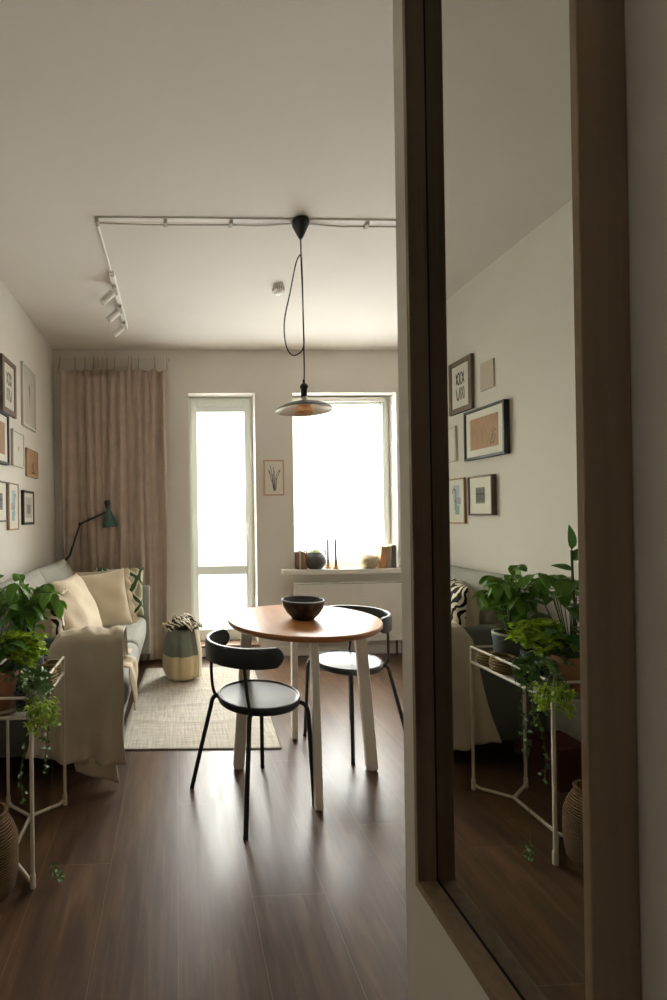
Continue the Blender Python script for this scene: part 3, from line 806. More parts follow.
# direction note: rz turns the front (-Y); rz=0 faces the camera side, rz=90deg faces the room
M_ikat = mat('ikat_cream', '#c9bfa8', .9)
def ikat_material():
    m = M_ikat; nt = m.node_tree; N = nt.nodes; L = nt.links
    tc = N.new('ShaderNodeTexCoord'); sp = N.new('ShaderNodeSeparateXYZ'); L.new(tc.outputs['Object'], sp.inputs[0])
    def mt(op, a, b=None):
        n = N.new('ShaderNodeMath'); n.operation = op
        for i, v in enumerate((a, b)):
            if v is None: continue
            if isinstance(v, (int, float)): n.inputs[i].default_value = v
            else: L.new(v, n.inputs[i])
        return n.outputs[0]
    nz = N.new('ShaderNodeTexNoise'); nz.inputs['Scale'].default_value = 14; L.new(tc.outputs['Object'], nz.inputs['Vector'])
    a = mt('ABSOLUTE', mt('SUBTRACT', mt('FRACT', mt('MULTIPLY', mt('ADD', sp.outputs['X'], sp.outputs['Y']), 5.2)), .5))
    b = mt('ABSOLUTE', mt('SUBTRACT', mt('FRACT', mt('MULTIPLY', sp.outputs['Z'], 5.0)), .5))
    s = mt('ADD', mt('ADD', a, b), mt('MULTIPLY', mt('SUBTRACT', nz.outputs['Fac'], .5), .5))
    r = N.new('ShaderNodeValToRGB'); r.color_ramp.interpolation = 'CONSTANT'
    e = r.color_ramp.elements; e[0].position = 0; e[0].color = lin('#c9bfa8'); e[1].position = .32; e[1].color = lin('#33502f')
    k = e.new(.56); k.color = lin('#c9bfa8'); k = e.new(.68); k.color = lin('#8d8a6c')
    L.new(s, r.inputs['Fac']); L.new(r.outputs['Color'], N['Principled BSDF'].inputs['Base Color'])
ikat_material()
cushion('cushion', 'green and cream patterned cushion against the far sofa arm', (-.465, 3.84, .452), math.radians(10), math.radians(12), .40, .40, .13, [M_ikat], 3, roll=.03)
cushion('cushion', 'plain taupe cushion mostly hidden behind the scalloped cream cushion', (-.68, 3.74, .452), math.radians(8), math.radians(10), .40, .39, .12, [M_taupe], 4)
cushion('cushion', 'cream cushion with a scalloped ruffle edge, facing the camera', (-.50, 3.47, .447), math.radians(14), math.radians(15), .37, .42, .14, [M_cream], 5, roll=-.12, ruffle=('scallop', M_cream))
cushion('cushion', 'plain cream cushion leaning back between the ruffled cushions', (-.555, 3.17, .445), math.radians(80), math.radians(25), .43, .46, .15, [M_cream], 6, ruffle=None)
cushion('cushion', 'beige cushion with a thin frilled edge, behind the zebra cushion', (-.545, 2.785, .447), math.radians(84), math.radians(23), .40, .39, .15, [M_taupe], 7, ruffle=('frill', M_cream))
cushion('cushion', 'beige cushion with a zebra striped face, at the blanket covered arm', (-.668, 2.53, .462), math.radians(113), math.radians(4), .47, .42, .17, [M_zebra, M_taupe], 8, mf=0, mb=1, roll=.03)

# ------------------------------------------------------------------ blanket over the near arm
t = thing('throw_blanket', 'beige throw blanket hanging over the near sofa arm to the floor', 'blanket', (-.45, 2.29, .69))
path = [(2.70, .490), (2.58, .497), (2.50, .520), (2.455, .62), (2.425, .692), (2.38, .706), (2.325, .703), (2.287, .683), (2.276, .62), (2.272, .45), (2.268, .28), (2.262, .10)]
pp = smooth_path([(0, a, b) for a, b in path], 5)
def blk(u, v, x_r=-.258, xl0=-.60, xl1=-.70, amp=1.5):
    i = min(len(pp)-1, int(u*(len(pp)-1))); p = pp[i]
    hang = max(0, min(1, (.70-p.z)/.6)) if p.y < 2.30 else 0
    xl = xl0+(xl1-xl0)*hang
    x = x_r+(xl-x_r)*v
    y = p.y-amp*hang*(.010+.010*math.sin(x*34+.6)+.006*math.sin(x*71+2*hang))-.012*hang*v
    z = p.z
    if p.y > 2.30: z += .006*math.sin(x*40)+.004*math.sin(x*90+p.y*20)
    if p.y > 2.46: z += .012*math.sin(x*23+1)+.01
    if p.y < 2.30: z -= hang*.02*math.sin(v*2.2); z += hang*hang*.075*v
    x += .008*math.sin(z*17)*(1-v)*hang
    # shoulder slides down the arm at its inner edge
    if v > .75: z -= .05*((v-.75)/.25)**2*(1-hang)
    return (x, y, z)
bm = NB(); grid(bm, len(pp), 60, blk)
o = obj('blanket_cloth', bm, M_blanket, t, 'full'); solidify(o, .006)
bm = NB()
def low(u, v):
    x = -.300-.20*u+.02*v; z = .13-(.112-.055*u)*v
    return (x, 2.263+.006*math.sin(x*50)-.012*v, z)
grid(bm, 26, 8, low); o = obj('inner_layer', bm, M_blanket, t, 'full'); solidify(o, .006)
bm = NB()
def frontfold(u, v):
    y = 2.39+.17*u; s = v
    if s < .4: x = -.36+.125*(s/.4); z = .515-.012*(s/.4)**3
    else: x = -.232+.006*math.sin(y*60)+.008*math.sin(9*s+u*3)+.02*(s-.4); z = .503-(s-.4)/.6*(.205-.06*u+.02*math.sin(9*u))
    return (x, y-.02*(s > .4)*(s-.4)*u, z+.006*math.sin(y*50)*(s < .4))
grid(bm, 20, 30, frontfold); o = obj('front_fold', bm, M_blanket2, t, 'full'); solidify(o, .005)

# ------------------------------------------------------------------ reading lamp
t = thing('floor_lamp', 'dark green reading lamp with jointed black arm in front of the curtain', 'lamp', (-.93, 4.115, 0))
LY = 4.115
bm = NB(); lathe(bm, [(0, 0), (.075, 0), (.078, .008), (.07, .02), (.012, .026), (0, .026)], -.955, LY, 28); obj('base', bm, M_black, t, True)
bm = NB(); tube(bm, smooth_path([(-.955, LY, .02), (-.955, LY, .5), (-.95, LY, .85), (-.93, LY, .905), (-.905, LY, .935), (-.885, LY, 1.0)], 6), .009, 10); tube(bm, [(-.887, LY, .99), (-.818, LY, 1.195)], .008, 10); obj('pole', bm, M_black, t, True)
bm = NB(); tube(bm, [(-.822, LY, 1.19), (-.80, LY, 1.205), (-.60, LY, 1.292)], .0085, 10); ar = obj('arm', bm, M_black, t, True)
bm = NB(); tube(bm, [(-.817, LY-.012, 1.196), (-.817, LY+.012, 1.196)], .014, 12); obj('joint', bm, M_black, ar, True)
bm = NB()
Mx = Matrix.Translation((-.566, LY, 1.165)) @ Matrix.Rotation(math.radians(-5), 4, 'Y')
lathe(bm, [(.064, 0), (.066, .004), (.060, .035), (.048, .085), (.030, .125), (.020, .14), (.018, .165), (.021, .168), (.021, .185), (.024, .19), (.026, .21), (0, .214)], 0, 0, 32)
bm.transform(Mx); sh = obj('lamp_shade', bm, M_green, t, True)
bm = NB(); lathe(bm, [(.0635, .0005), (.058, .034), (.046, .083), (.0, .12)], 0, 0, 32); bm.transform(Mx); obj('shade_lining', bm, M_lampin, sh, 'full')
bm = NB(); lathe(bm, [(0, .182), (.023, .182), (.0275, .21), (.020, .232), (0, .234)], 0, 0, 20); bm.transform(Mx); obj('shade_cap', bm, M_black, sh, True)

# ------------------------------------------------------------------ storage bag by the door
GX, GY = .028, 3.72
t = thing('storage_bag', 'round sage and cream canvas bag on the rug by the balcony door', 'bag', (GX, GY, .012))
Z0 = .012
def lump(a, z):
    k = 1+.035*math.sin(3*a+1)+.02*math.sin(5*a-z*9)
    for a0, dep in ((-PI/2-.22, .13), (-.9, .10), (2.4, .08)):
        dd = (a-a0+PI) % (2*PI)-PI
        k -= dep*math.exp(-(dd/.11)**2)
    return k
prof_lo = [(0, Z0), (.10, Z0), (.128, Z0+.012), (.146, Z0+.05), (.152, Z0+.10), (.151, Z0+.15), (.149, Z0+.19)]
prof_hi = [(.149, Z0+.19), (.146, Z0+.24), (.136, Z0+.30), (.120, Z0+.35), (.108, Z0+.378), (.102, Z0+.380), (.096, Z0+.37), (.09, Z0+.3), (0, Z0+.3)]
bm = NB(); lathe(bm, prof_lo, GX, GY, 72, fn=lump); obj('cream_lower_panel', bm, M_bag_c, t, 'full')
bm = NB(); lathe(bm, prof_hi, GX, GY, 72, fn=lump); obj('sage_upper_panel', bm, M_bag_g, t, 'full')
bm = NB()
def sidep(u, v):
    a = -.62+.42*u; i = v*(len(prof_hi[:5])+4)
    z = Z0+.02+.36*v
    rr = .157-.004-(.035*max(0, v-.5)*2)**1.0*.9
    return (GX+rr*lump(a, z)*math.cos(a), GY+rr*lump(a, z)*math.sin(a), z)
grid(bm, 8, 14, sidep); o = obj('side_strip', bm, mat('pale_canvas', '#ddd3bd', .9), t, 'full'); solidify(o, .004)
for sx in (-1, 1):
    bm = NB(); tube(bm, smooth_path([(GX+sx*.105, GY-.03, Z0+.35), (GX+sx*.135, GY-.03, Z0+.405), (GX+sx*.145, GY, Z0+.405), (GX+sx*.135, GY+.03, Z0+.405), (GX+sx*.105, GY+.03, Z0+.35)], 5), .006, 6); obj('handle', bm, M_bag_c, t, True)
bm = NB()
def crumple(u, v):
    a = 2*PI*u; r_ = .135*math.sin(PI*.5*min(1, v*1.02)); z = .412+.045*math.cos(PI*.5*v)+.018*math.sin(5*a+4*v)+.014*math.sin(9*a+7*v+1)-.012*math.cos(2*a)
    return (GX+.01+r_*(1+.12*math.sin(4*a+1))*math.cos(a), GY+r_*(1+.1*math.sin(3*a))*math.sin(a), z)
grid(bm, 64, 16, crumple, closed_u=True)
bmesh.ops.remove_doubles(bm, verts=bm.verts, dist=1e-4)
o = obj('folded_cloth', bm, M_leopard, None, 'full', world=(GX, GY, .40)); solidify(o, .006)
tag(o, 'black and cream patterned cloth stuffed in the canvas bag', 'cloth')

# ------------------------------------------------------------------ window sill things
SZ = .769
def book(label, x, w, h, d, cm, lean=0, yc=4.24):
    b = thing('book', label, 'book', (x, yc, SZ), 'books on the window sill', (0, lean, 0))
    bm = NB(); box(bm, 0, .0022, -d/2, d/2, 0, h); box(bm, w-.0022, w, -d/2, d/2, 0, h); box(bm, 0, w, -d/2-.0015, -d/2+.002, 0, h, .0008, 1); obj('cover', bm, cm, b, world=False)
    bm = NB(); box(bm, .0022, w-.0022, -d/2+.002, d/2-.004, .004, h-.004); obj('pages', bm, M_page, b, world=False)
book('thin brown book at the window edge of the sill', 1.052, .020, .152, .12, M_books[0])
book('thin cream book upright beside the thin brown book', 1.074, .012, .148, .12, M_books[1])
book('grey brown book between the cream book and the rust book', 1.088, .016, .16, .12, M_books[2])
book('thick rust book upright beside the dark round pot', 1.107, .033, .145, .125, M_books[3])
book('tan book leaning near the speckled bowl', 1.785, .055, .192, .14, M_books[4], math.radians(5))
book('stone coloured book between the tan book and the slate book', 1.845, .042, .194, .14, M_books[5], math.radians(1.5))
book('slate book upright against the window reveal', 1.892, .04, .2, .145, M_books[6])

t = thing('succulent_pot', 'round dark grey pot with succulent on the window sill', 'potted plant', (1.218, 4.21, SZ))
bm = NB(); lathe(bm, [(0, 0), (.05, 0), (.07, .012), (.092, .045), (.098, .075), (.09, .108), (.072, .130), (.064, .136), (.064, .146), (.058, .148), (.056, .13), (0, .128)], 0, 0, 36); obj('pot', bm, mat('dark_grey_clay', '#43433f', .65, var='#4d4c48', scale=30), t, 'full', False)
for s in (-1, 1):
    bm = NB(); tube(bm, smooth_path([(s*.066, 0, .142), (s*.085, 0, .163), (s*.098, 0, .145), (s*.092, 0, .115)], 5), .006, 8); obj('handle', bm, MATS['dark_grey_clay'], t, True, False)

# ------------------------------------------------------------------ leaves
def leaf(bm, p, d, up, L, W, bend=.3, n=5, shape='ovate', mi=0, fold=.18):
    """one leaf: base p, direction d, face normal about up, curving down by bend"""
    d = Vector(d).normalized(); up = Vector(up); s = d.cross(up)
    if s.length < 1e-4: s = d.orthogonal()
    s.normalize(); nrm = s.cross(d).normalized()
    pos = Vector(p); rows = []
    for i in range(n+1):
        t_ = i/n
        if shape == 'ovate': w = W*math.sin(PI*min(1, t_**.72))**.8*(1 if t_ < .98 else 0)
        elif shape == 'ivy': w = W*(1.0-t_)**.7*(.55 if i == 0 else 1)*(1.15 if i == 1 else .9)
        else: w = W*math.sin(PI*t_)**.9
        w = max(w, .0004)
        ang = bend*t_
        dd = (d*math.cos(ang)-nrm*math.sin(ang))
        if i: pos = pos+dd*(L/n)
        rows.append((bm.verts.new(pos-s*w/2+nrm*fold*w), bm.verts.new(pos), bm.verts.new(pos+s*w/2+nrm*fold*w)))
    for A, B in zip(rows, rows[1:]):
        for k in (0, 1):
            f = bm.faces.new((A[k], A[k+1], B[k+1], B[k])); f.material_index = mi; f.smooth = True
def rv(r, a, b): return r.uniform(a, b)

rnd = random.Random(11)
bm = NB()
for k in range(44):
    a = rv(rnd, 0, 6.28); e = rv(rnd, .25, 1.4); r_ = rv(rnd, 0, .045)
    leaf(bm, (r_*math.cos(a), r_*math.sin(a), .138), (math.cos(a)*math.cos(e), math.sin(a)*math.cos(e), math.sin(e)), (0, 0, 1), rv(rnd, .03, .055), .016, .2, 4)
obj('foliage', bm, M_succ, t, 'full', False)

for i, (x, lab_c, lab_h) in enumerate(((1.343, 'grey taper candle beside the dark pot', 'small brass candle holder beside the dark pot'), (1.402, 'grey taper candle on the speckled bowl side of the pair', 'small brass candle holder on the speckled bowl side of the pair'))):
    bm = NB(); y = 4.20 if i else 4.235
    lathe(bm, [(0, SZ), (.026, SZ), (.03, SZ+.004), (.031, SZ+.012), (.027, SZ+.011), (.018, SZ+.009), (.014, SZ+.014), (.0145, SZ+.034), (.011, SZ+.034), (.0108, SZ+.016), (0, SZ+.016)], x, y, 24)
    tag(obj('candle_holder', bm, M_brass, None, True, world=(x, y, SZ)), lab_h, 'candle holder', 'candle holders on the sill')
    cd = thing('candle', lab_c, 'candle', (x, y, SZ+.017), 'candles on the sill')
    bm = NB(); tube(bm, [(x, y, SZ+.017), (x, y, SZ+.24), (x, y, SZ+.262)], .01, 14, radii=[.0105, .009, .005]); obj('taper', bm, M_wax, cd, True)
    bm = NB(); tube(bm, [(x, y, SZ+.26), (x+.001, y, SZ+.272)], .0012, 5); obj('wick', bm, M_ink, cd)
bm = NB(); lathe(bm, [(0, SZ), (.055, SZ), (.075, SZ+.015), (.09, SZ+.05), (.088, SZ+.085), (.076, SZ+.11), (.070, SZ+.113), (.068, SZ+.106), (.078, SZ+.08), (.078, SZ+.04), (0, SZ+.015)], 1.700, 4.205, 36, fn=lambda a, z: 1+.012*math.sin(a*3)*(z > SZ+.1))
tag(obj('clay_bowl', bm, M_speckle, None, 'full', world=(1.70, 4.205, SZ)), 'speckled cream clay bowl on the window sill', 'bowl')

# ------------------------------------------------------------------ plant stand
X0, X1, Y0, Y1 = -.745, -.502, 1.655, 2.125
TR, TL = .642, .575
t = thing('plant_stand', 'white metal plant stand with railed tray at the end of the sofa', 'plant stand', (-.62, 1.89, 0))
R = .0055
bm = NB(); tube(bm, [(X0, Y0, TR), (X1, Y0, TR), (X1, Y1, TR), (X0, Y1, TR), (X0, Y0, TR)], R, 8); obj('top_rail', bm, M_whitemetal, t, True)
bm = NB(); tube(bm, [(X0, Y0, TL), (X1, Y0, TL), (X1, Y1, TL), (X0, Y1, TL), (X0, Y0, TL)], R*1.2, 8); obj('tray_rail', bm, M_whitemetal, t, True)
bm = NB(); box(bm, X0, X1, Y0, Y1, TL-.004, TL+.002); obj('tray', bm, M_whitemetal, t)
J1, J2 = Vector((-.625, 2.035, .010)), Vector((-.625, 1.80, .010))
legs = [((X1, Y1), J1, TR), ((X0, Y1), J1, TL), ((X1, Y0), J2, TR), ((X0, Y0), J2, TL)]
for (x, y), J, zt in legs:
    bm = NB(); f = Vector((x, y, .012)); d = (J-f).normalized()
    tube(bm, [(x, y, zt), (x, y, .07)]+smooth_path([(x, y, .06), (x, y, .03), f+d*.022+Vector((0, 0, .0)), f+d*.06], 4)+[J], .0068, 10)
    lg = obj('leg', bm, M_whitemetal, t, True)
    bm = NB(); tube(bm, [(x, y, .0), (x, y, .045)], .0095, 10); obj('foot_sleeve', bm, M_whitemetal, lg, True)
bm = NB(); tube(bm, [J1, J2], .0078, 10); obj('floor_bar', bm, M_whitemetal, t, True)

ZT = TL+.0025
def pot(bm, x, y, z, r0, r1, h, rim=.006, n=36):
    lathe(bm, [(0, z), (r0, z), (r0+.003, z+.003), (r1, z+h-.02), (r1+rim*.6, z+h-.018), (r1+rim*.6, z+h), (r1-.006, z+h), (r1-.010, z+h-.018), (0, z+h-.018)], x, y, n)
# coiled seagrass baskets
for x, y, r_, h_, lab in ((-.538, 2.075, .041, .055, 'small coiled seagrass basket in the stand corner by the sofa'), (-.543, 1.972, .053, .064, 'larger coiled seagrass basket in front of the grey pot')):
    b = thing('seagrass_basket', lab, 'basket', (x, y, ZT), 'coiled baskets on the plant stand')
    bm = NB(); lathe(bm, [(0, 0), (r_*.75, 0), (r_*.95, h_*.2), (r_, h_*.5), (r_*.93, h_*.8), (r_*.85, h_), (r_*.75, h_), (r_*.8, h_*.7), (r_*.7, h_*.2), (0, h_*.12)], 0, 0, 32); obj('bowl_body', bm, M_seagrass, b, 'full', False)
    bm = NB(); tube(bm, [(r_*.82*math.cos(2*PI*k/24), r_*.82*math.sin(2*PI*k/24), h_) for k in range(25)], .005, 6); obj('rim', bm, M_seagrass, b, True, False)

# 1 large leaved plant in grey pot
p1 = thing('potted_plant', 'large leaved green plant in a grey pot with white rim', 'potted plant', (-.625, 2.055, ZT), 'plants on the plant stand')
bm = NB(); pot(bm, -.625, 2.055, ZT, .05, .06, .14); obj('pot', bm, M_greypot, p1, True)
bm = NB(); lathe(bm, [(.0555, ZT+.137), (.064, ZT+.137), (.0645, ZT+.145), (.056, ZT+.145)], -.625, 2.055, 36); obj('pot_rim', bm, M_rimwhite, p1, True)
bm = NB(); lathe(bm, [(0, ZT+.128), (.054, ZT+.128)], -.625, 2.055, 24); obj('soil', bm, M_soil, p1)
bst = NB(); bfo = NB(); rnd = random.Random(21)
base = Vector((-.625, 2.055, ZT+.12))
tips = [(-.50, 1.93, .955), (-.62, 1.86, 1.005), (-.70, 1.80, .985), (-.56, 2.06, .97), (-.78, 1.98, .98), (-.66, 2.05, 1.015), (-.50, 2.03, .90), (-.74, 1.88, .93), (-.58, 1.92, .90)]
for tp in tips:
    tp = Vector(tp); mid = base.lerp(tp, .55)+Vector((0, 0, .10))
    P = smooth_path([base, base.lerp(mid, .5)+Vector((0, 0, .04)), mid, tp], 5)
    tube(bst, P, .003, 6, radii=[.0038-.0022*i/(len(P)-1) for i in range(len(P))])
    for i in range(4, len(P)):
        dirn = (P[i]-P[i-1]).normalized()
        for s in (-1, 1):
            if rnd.random() < .35: continue
            side = dirn.cross(Vector((0, 0, 1))).normalized()*s
            dd = (side*.55+dirn*.35+Vector((0, 0, rv(rnd, -.75, -.05))))
            leaf(bfo, P[i]+side*.006, dd, Vector((0, 0, 1))+side*.3, rv(rnd, .058, .085), rv(rnd, .034, .046), rv(rnd, .3, .8), 6)
    leaf(bfo, tp, (tp-mid)+Vector((0, 0, -.1)), (0, 0, 1), .08, .044, .6, 6)
for k in range(15):
    a = rv(rnd, 0, 6.28); e = rv(rnd, .1, 1.1); q = base+Vector((.03*math.cos(a), .03*math.sin(a), rv(rnd, .0, .14)))
    leaf(bfo, q, (math.cos(a), math.sin(a), math.sin(e)), (0, 0, 1), rv(rnd, .06, .09), .042, .7, 6)
obj('stem', bst, M_stem, p1, True); obj('foliage', bfo, M_leaf_big, p1, 'full')

# 2 lime bushy plant in dark pot
p2 = thing('potted_plant', 'lime green bushy plant in the middle of the plant stand', 'potted plant', (-.63, 1.90, ZT), 'plants on the plant stand')
bm = NB(); pot(bm, -.63, 1.90, ZT, .042, .05, .105); obj('pot', bm, M_dark_pot, p2, True)
bst = NB(); bfo = NB(); rnd = random.Random(31); base = Vector((-.63, 1.90, ZT+.09))
for k in range(46):
    a = rv(rnd, 0, 6.28); rr = rv(rnd, .01, .115)
    tp = Vector((-.605+rr*math.cos(a)*.95, 1.815+rr*math.sin(a)*.95, rv(rnd, .75, .835)-rr*.3))
    P = smooth_path([base, base.lerp(tp, .5)+Vector((0, 0, .04)), tp], 4); tube(bst, P, .0016, 5)
    for q in range(14):
        b_ = rv(rnd, 0, 6.28); e = rv(rnd, -.3, .9)
        leaf(bfo, tp+Vector((rv(rnd, -.006, .006), rv(rnd, -.006, .006), rv(rnd, -.012, .006))), (math.cos(b_)*math.cos(e), math.sin(b_)*math.cos(e), math.sin(e)), (0, 0, 1), rv(rnd, .024, .038), rv(rnd, .016, .024), .4, 4)
obj('stem', bst, M_stem, p2, True); obj('foliage', bfo, M_leaf_bright, p2, 'full')

# 3 tall plant in terracotta
p3 = thing('potted_plant', 'tall upright plant in a terracotta pot on a beige saucer', 'potted plant', (-.632, 1.735, ZT), 'plants on the plant stand')
bm = NB(); lathe(bm, [(0, ZT), (.07, ZT), (.088, ZT+.012), (.085, ZT+.014), (.068, ZT+.005), (0, ZT+.005)], -.632, 1.735, 36); obj('saucer', bm, M_beige_saucer, p3, True)
bm = NB(); lathe(bm, [(0, ZT+.006), (.042, ZT+.006), (.045, ZT+.009), (.056, ZT+.10), (.061, ZT+.102), (.063, ZT+.138), (.056, ZT+.139), (.054, ZT+.12), (0, ZT+.12)], -.632, 1.735, 36); obj('pot', bm, M_terra, p3, True)
bst = NB(); bfo = NB(); rnd = random.Random(41)
P = smooth_path([(-.665, 1.755, ZT+.11), (-.69, 1.775, .85), (-.692, 1.785, 1.0), (-.698, 1.795, 1.10)], 6); tube(bst, P, .0045, 7)
for (x, y, z), d, L_, W_ in (((-.698, 1.795, 1.10), (-.02, 0, 1), .10, .036), ((-.695, 1.79, 1.06), (-.3, -.45, .55), .075, .05), ((-.693, 1.79, 1.02), (.5, .6, .3), .07, .045), ((-.692, 1.787, .99), (.1, .8, -.1), .07, .04), ((-.69, 1.783, .95), (-.8, -.3, .2), .08, .04)):
    leaf(bfo, (x, y, z), d, (0, -.6, .8), L_, W_, .25, 6)
for k in range(26):
    z = rv(rnd, .78, .93); a = rv(rnd, 0, 6.28); q = Vector((-.655+.045*math.cos(a), 1.80+.055*math.sin(a), z))
    tube(bst, [(-.665, 1.765, ZT+.115), q], .0018, 5)
    leaf(bfo, q, (math.cos(a), math.sin(a), rv(rnd, -.3, .5)), (0, 0, 1), rv(rnd, .07, .10), rv(rnd, .045, .06), .6, 6)
obj('stem', bst, M_stem, p3, True); obj('foliage', bfo, M_leaf_dark, p3, 'full')

# 4 trailing ivy
p4 = thing('potted_plant', 'trailing dark ivy hanging from the plant stand to the floor', 'potted plant', (-.548, 1.845, ZT), 'plants on the plant stand')
bm = NB(); pot(bm, -.548, 1.845, ZT, .038, .045, .085); obj('pot', bm, M_dark_pot, p4, True)
bst = NB(); bfo = NB(); rnd = random.Random(51); base = Vector((-.548, 1.845, ZT+.075))
vines = [[(-.505, 1.80, .685), (-.478, 1.78, .62), (-.474, 1.77, .50), (-.485, 1.765, .40), (-.48, 1.76, .33)],
         [(-.52, 1.78, .68), (-.49, 1.74, .63), (-.485, 1.73, .53), (-.487, 1.725, .47)],
         [(-.54, 1.76, .68), (-.50, 1.72, .65), (-.485, 1.69, .58), (-.49, 1.685, .53)],
         [(-.53, 1.80, .68), (-.50, 1.80, .60), (-.56, 1.80, .45), (-.585, 1.80, .30), (-.575, 1.795, .21)],
         [(-.56, 1.77, .69), (-.54, 1.70, .68), (-.53, 1.66, .64), (-.525, 1.64, .60)],
         [(-.58, 1.80, .70), (-.575, 1.74, .728), (-.575, 1.70, .722), (-.58, 1.68, .70)],
         [(-.57, 1.79, .69), (-.60, 1.72, .732), (-.63, 1.69, .725)],
         [(-.50, 1.82, .67), (-.47, 1.80, .62), (-.46, 1.76, .40), (-.455, 1.72, .18), (-.445, 1.70, .05), (-.43, 1.685, .016), (-.405, 1.665, .012)]]
for vi, v in enumerate(vines):
    P = smooth_path([base]+v, 6); thin = vi == 7; tube(bst, P, .0007 if thin else .0014, 5)
    for i in range(3, len(P)):
        if thin and .05 < P[i].z < .60: continue
        for q in range(1 if (i > 14 and not thin) else 2 if (vi == 3 or thin) else 3):
            a = rv(rnd, 0, 6.28); e = rv(rnd, -.7, .5)
            L_ = rv(rnd, .010, .017) if thin else rv(rnd, .014, .022) if i > 12 else rv(rnd, .018, .03)
            leaf(bfo, P[i]+Vector((rv(rnd, -.012, .012), rv(rnd, -.012, .012), rv(rnd, -.008, .008) if not thin else .006)), (math.cos(a), math.sin(a), math.sin(e) if not thin else .15), (.4, -.5, .6), L_, L_*.9, .4, 4, 'ivy')
obj('vine', bst, M_stem, p4, True); obj('foliage', bfo, M_leaf_ivy, p4, 'full')

# 5 mossy tuft
p5 = thing('potted_plant', 'small bright green mossy plant spilling over the tray edge', 'potted plant', (-.532, 1.672, ZT+.0), 'plants on the plant stand')
bm = NB(); pot(bm, -.536, 1.69, ZT+.013, .022, .028, .06); obj('pot', bm, M_dark_pot, p5, True)
bfo = NB(); rnd = random.Random(61); base = Vector((-.536, 1.69, ZT+.06)); bst = NB()
for k in range(75):
    a = rv(rnd, 0, 6.28); q = rv(rnd, 0, 1)**.5*.052
    c0 = Vector((-.440+.95*q*math.cos(a), 1.575+1.1*q*math.sin(a), .638+rv(rnd, -.045, .04)-(.3*q)))
    tube(bst, smooth_path([base, base.lerp(c0, .5)+Vector((0, 0, .03)), c0], 3), .0009, 4)
    for j in range(9):
        b_ = rv(rnd, 0, 6.28); e = rv(rnd, -.8, .9)
        leaf(bfo, c0, (math.cos(b_)*math.cos(e), math.sin(b_)*math.cos(e), math.sin(e)), (0, 0, 1), rv(rnd, .012, .022), rv(rnd, .006, .010), .4, 3)
obj('stem', bst, M_stem, p5); obj('foliage', bfo, M_leaf_fern, p5, 'full')

# wicker bottle basket on the floor
KX, KY = -.642, 1.652
t = thing('wicker_basket', 'brown wicker bottle shaped basket on the floor by the stand', 'basket', (KX, KY, 0))
bm = NB(); lathe(bm, [(0, 0), (.07, 0), (.08, .01), (.089, .06), (.091, .12), (.088, .17), (.078, .205), (.066, .228), (.058, .245), (.055, .262), (.047, .262), (.048, .24), (.066, .2), (.075, .1), (.07, .02), (0, .015)], KX, KY, 40); obj('basket_body', bm, M_wicker, t, 'full')
bm = NB(); tube(bm, [(KX+.052*math.cos(2*PI*k/28), KY+.052*math.sin(2*PI*k/28), .262) for k in range(29)], .007, 8); obj('rim', bm, M_wicker, t, True)
# dark red box on the floor behind the stand
t = thing('storage_box', 'dark red lidded box on the shadowed floor behind the stand', 'box', (-.93, 2.15, 0))
bm = NB(); box(bm, -1.0, -.855, 2.07, 2.235, 0, .17, .004, 1); obj('box_body', bm, M_red, t)
bm = NB(); box(bm, -1.004, -.851, 2.066, 2.239, .16, .20, .004, 1); obj('lid', bm, M_red, t)

# ------------------------------------------------------------------ outside
M_pale_ground = mat('pale_bounce_ground', '#e6e9ea', .9)
bm = NB(); box(bm, -400, 400, 8, 900, -9.3, -9); o = obj('ground_outside', bm, M_pale_ground); o['kind'] = 'structure'  # ground made snow-pale to reflect light up to the ceiling
bm = NB(); rnd = random.Random(71)
M_trees = mat('hazy_treeline', '#5f7a68', .95, var='#4c6a58', scale=.05)
for k in range(110):
    x = -60+k*1.9+rv(rnd, -1, 1); h_ = rv(rnd, 2.2, 5.0); y = rv(rnd, 236, 252); r_ = rv(rnd, 1.2, 2.2)
    lathe(bm, [(0, -9), (.3*r_, -9), (.8*r_, -9+h_*.25), (r_, -9+h_*.5), (.7*r_, -9+h_*.8), (0, -9+h_)], x, y, 8)
o = obj('treeline', bm, M_trees, None, 'full'); o['kind'] = 'stuff'; o['label'] = 'pale hazy line of trees far outside the windows'; o['category'] = 'trees'

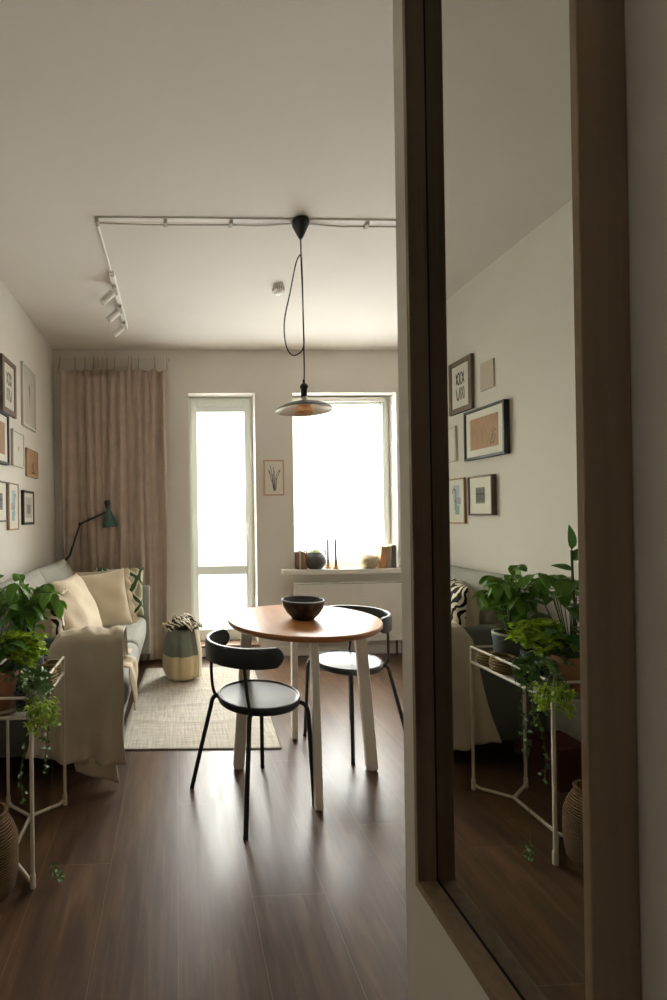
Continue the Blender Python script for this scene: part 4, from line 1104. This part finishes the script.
# ------------------------------------------------------------------ light
world = bpy.data.worlds.new('overcast'); scene.world = world; world.use_nodes = True
N = world.node_tree.nodes; L = world.node_tree.links
bg = N['Background']; bg.inputs['Strength'].default_value = 34.0
tc = N.new('ShaderNodeTexCoord'); sp = N.new('ShaderNodeSeparateXYZ'); L.new(tc.outputs['Generated'], sp.inputs[0])
cr = N.new('ShaderNodeValToRGB'); e = cr.color_ramp
e.elements[0].position = .45; e.elements[0].color = (.80, .765, .735, 1)
e.elements[1].position = .9; e.elements[1].color = (1.0, .965, .965, 1)
mr = N.new('ShaderNodeMapRange'); mr.inputs['From Min'].default_value = -1; mr.inputs['From Max'].default_value = 1
L.new(sp.outputs['Z'], mr.inputs['Value']); L.new(mr.outputs['Result'], cr.inputs['Fac']); L.new(cr.outputs['Color'], bg.inputs['Color'])
for nm, x0, x1, z0, z1 in (('window_portal', WX0, WX1, WZ0, WZ1), ('door_portal', DX0, DX1, DZ0, DZ1)):
    ld = bpy.data.lights.new(nm, 'AREA'); ld.shape = 'RECTANGLE'; ld.size = x1-x0; ld.size_y = z1-z0
    ld.cycles.is_portal = True
    lo = bpy.data.objects.new(nm, ld); COL.objects.link(lo); lo.location = ((x0+x1)/2, YB+.31, (z0+z1)/2); lo.rotation_euler = (-PI/2, 0, 0)

# ------------------------------------------------------------------ camera
cam = bpy.data.cameras.new('camera'); co = bpy.data.objects.new('camera', cam); COL.objects.link(co)
F, CX, CY, YAW, PITCH, ROLL = 481.18, 196.07, 514.22, .0408, .0038, .0137
cam.sensor_fit = 'HORIZONTAL'; cam.sensor_width = 36; cam.lens = 36*F/667
cam.shift_x = (333.5-CX)/667; cam.shift_y = (CY-500)/667
cam.clip_start = .02; cam.clip_end = 2000
fw = Vector((math.sin(YAW)*math.cos(PITCH), math.cos(YAW)*math.cos(PITCH), math.sin(PITCH)))
rt = Vector((math.cos(YAW), -math.sin(YAW), 0)); up = rt.cross(fw)
r2 = rt*math.cos(ROLL)-up*math.sin(ROLL); u2 = up*math.cos(ROLL)+rt*math.sin(ROLL)
co.matrix_world = Matrix(((r2.x, u2.x, -fw.x, 0), (r2.y, u2.y, -fw.y, 0), (r2.z, u2.z, -fw.z, 1.25), (0, 0, 0, 1)))
scene.camera = co

scene.view_settings.view_transform = 'Standard'
scene.view_settings.look = 'None'
scene.view_settings.exposure = 0.0
cy = scene.cycles
cy.use_denoising = True
cy.max_bounces = 14; cy.diffuse_bounces = 8; cy.glossy_bounces = 6; cy.transparent_max_bounces = 16; cy.transmission_bounces = 6
cy.caustics_reflective = False; cy.caustics_refractive = False
cy.sample_clamp_indirect = 6.0; cy.sample_clamp_direct = 3.0
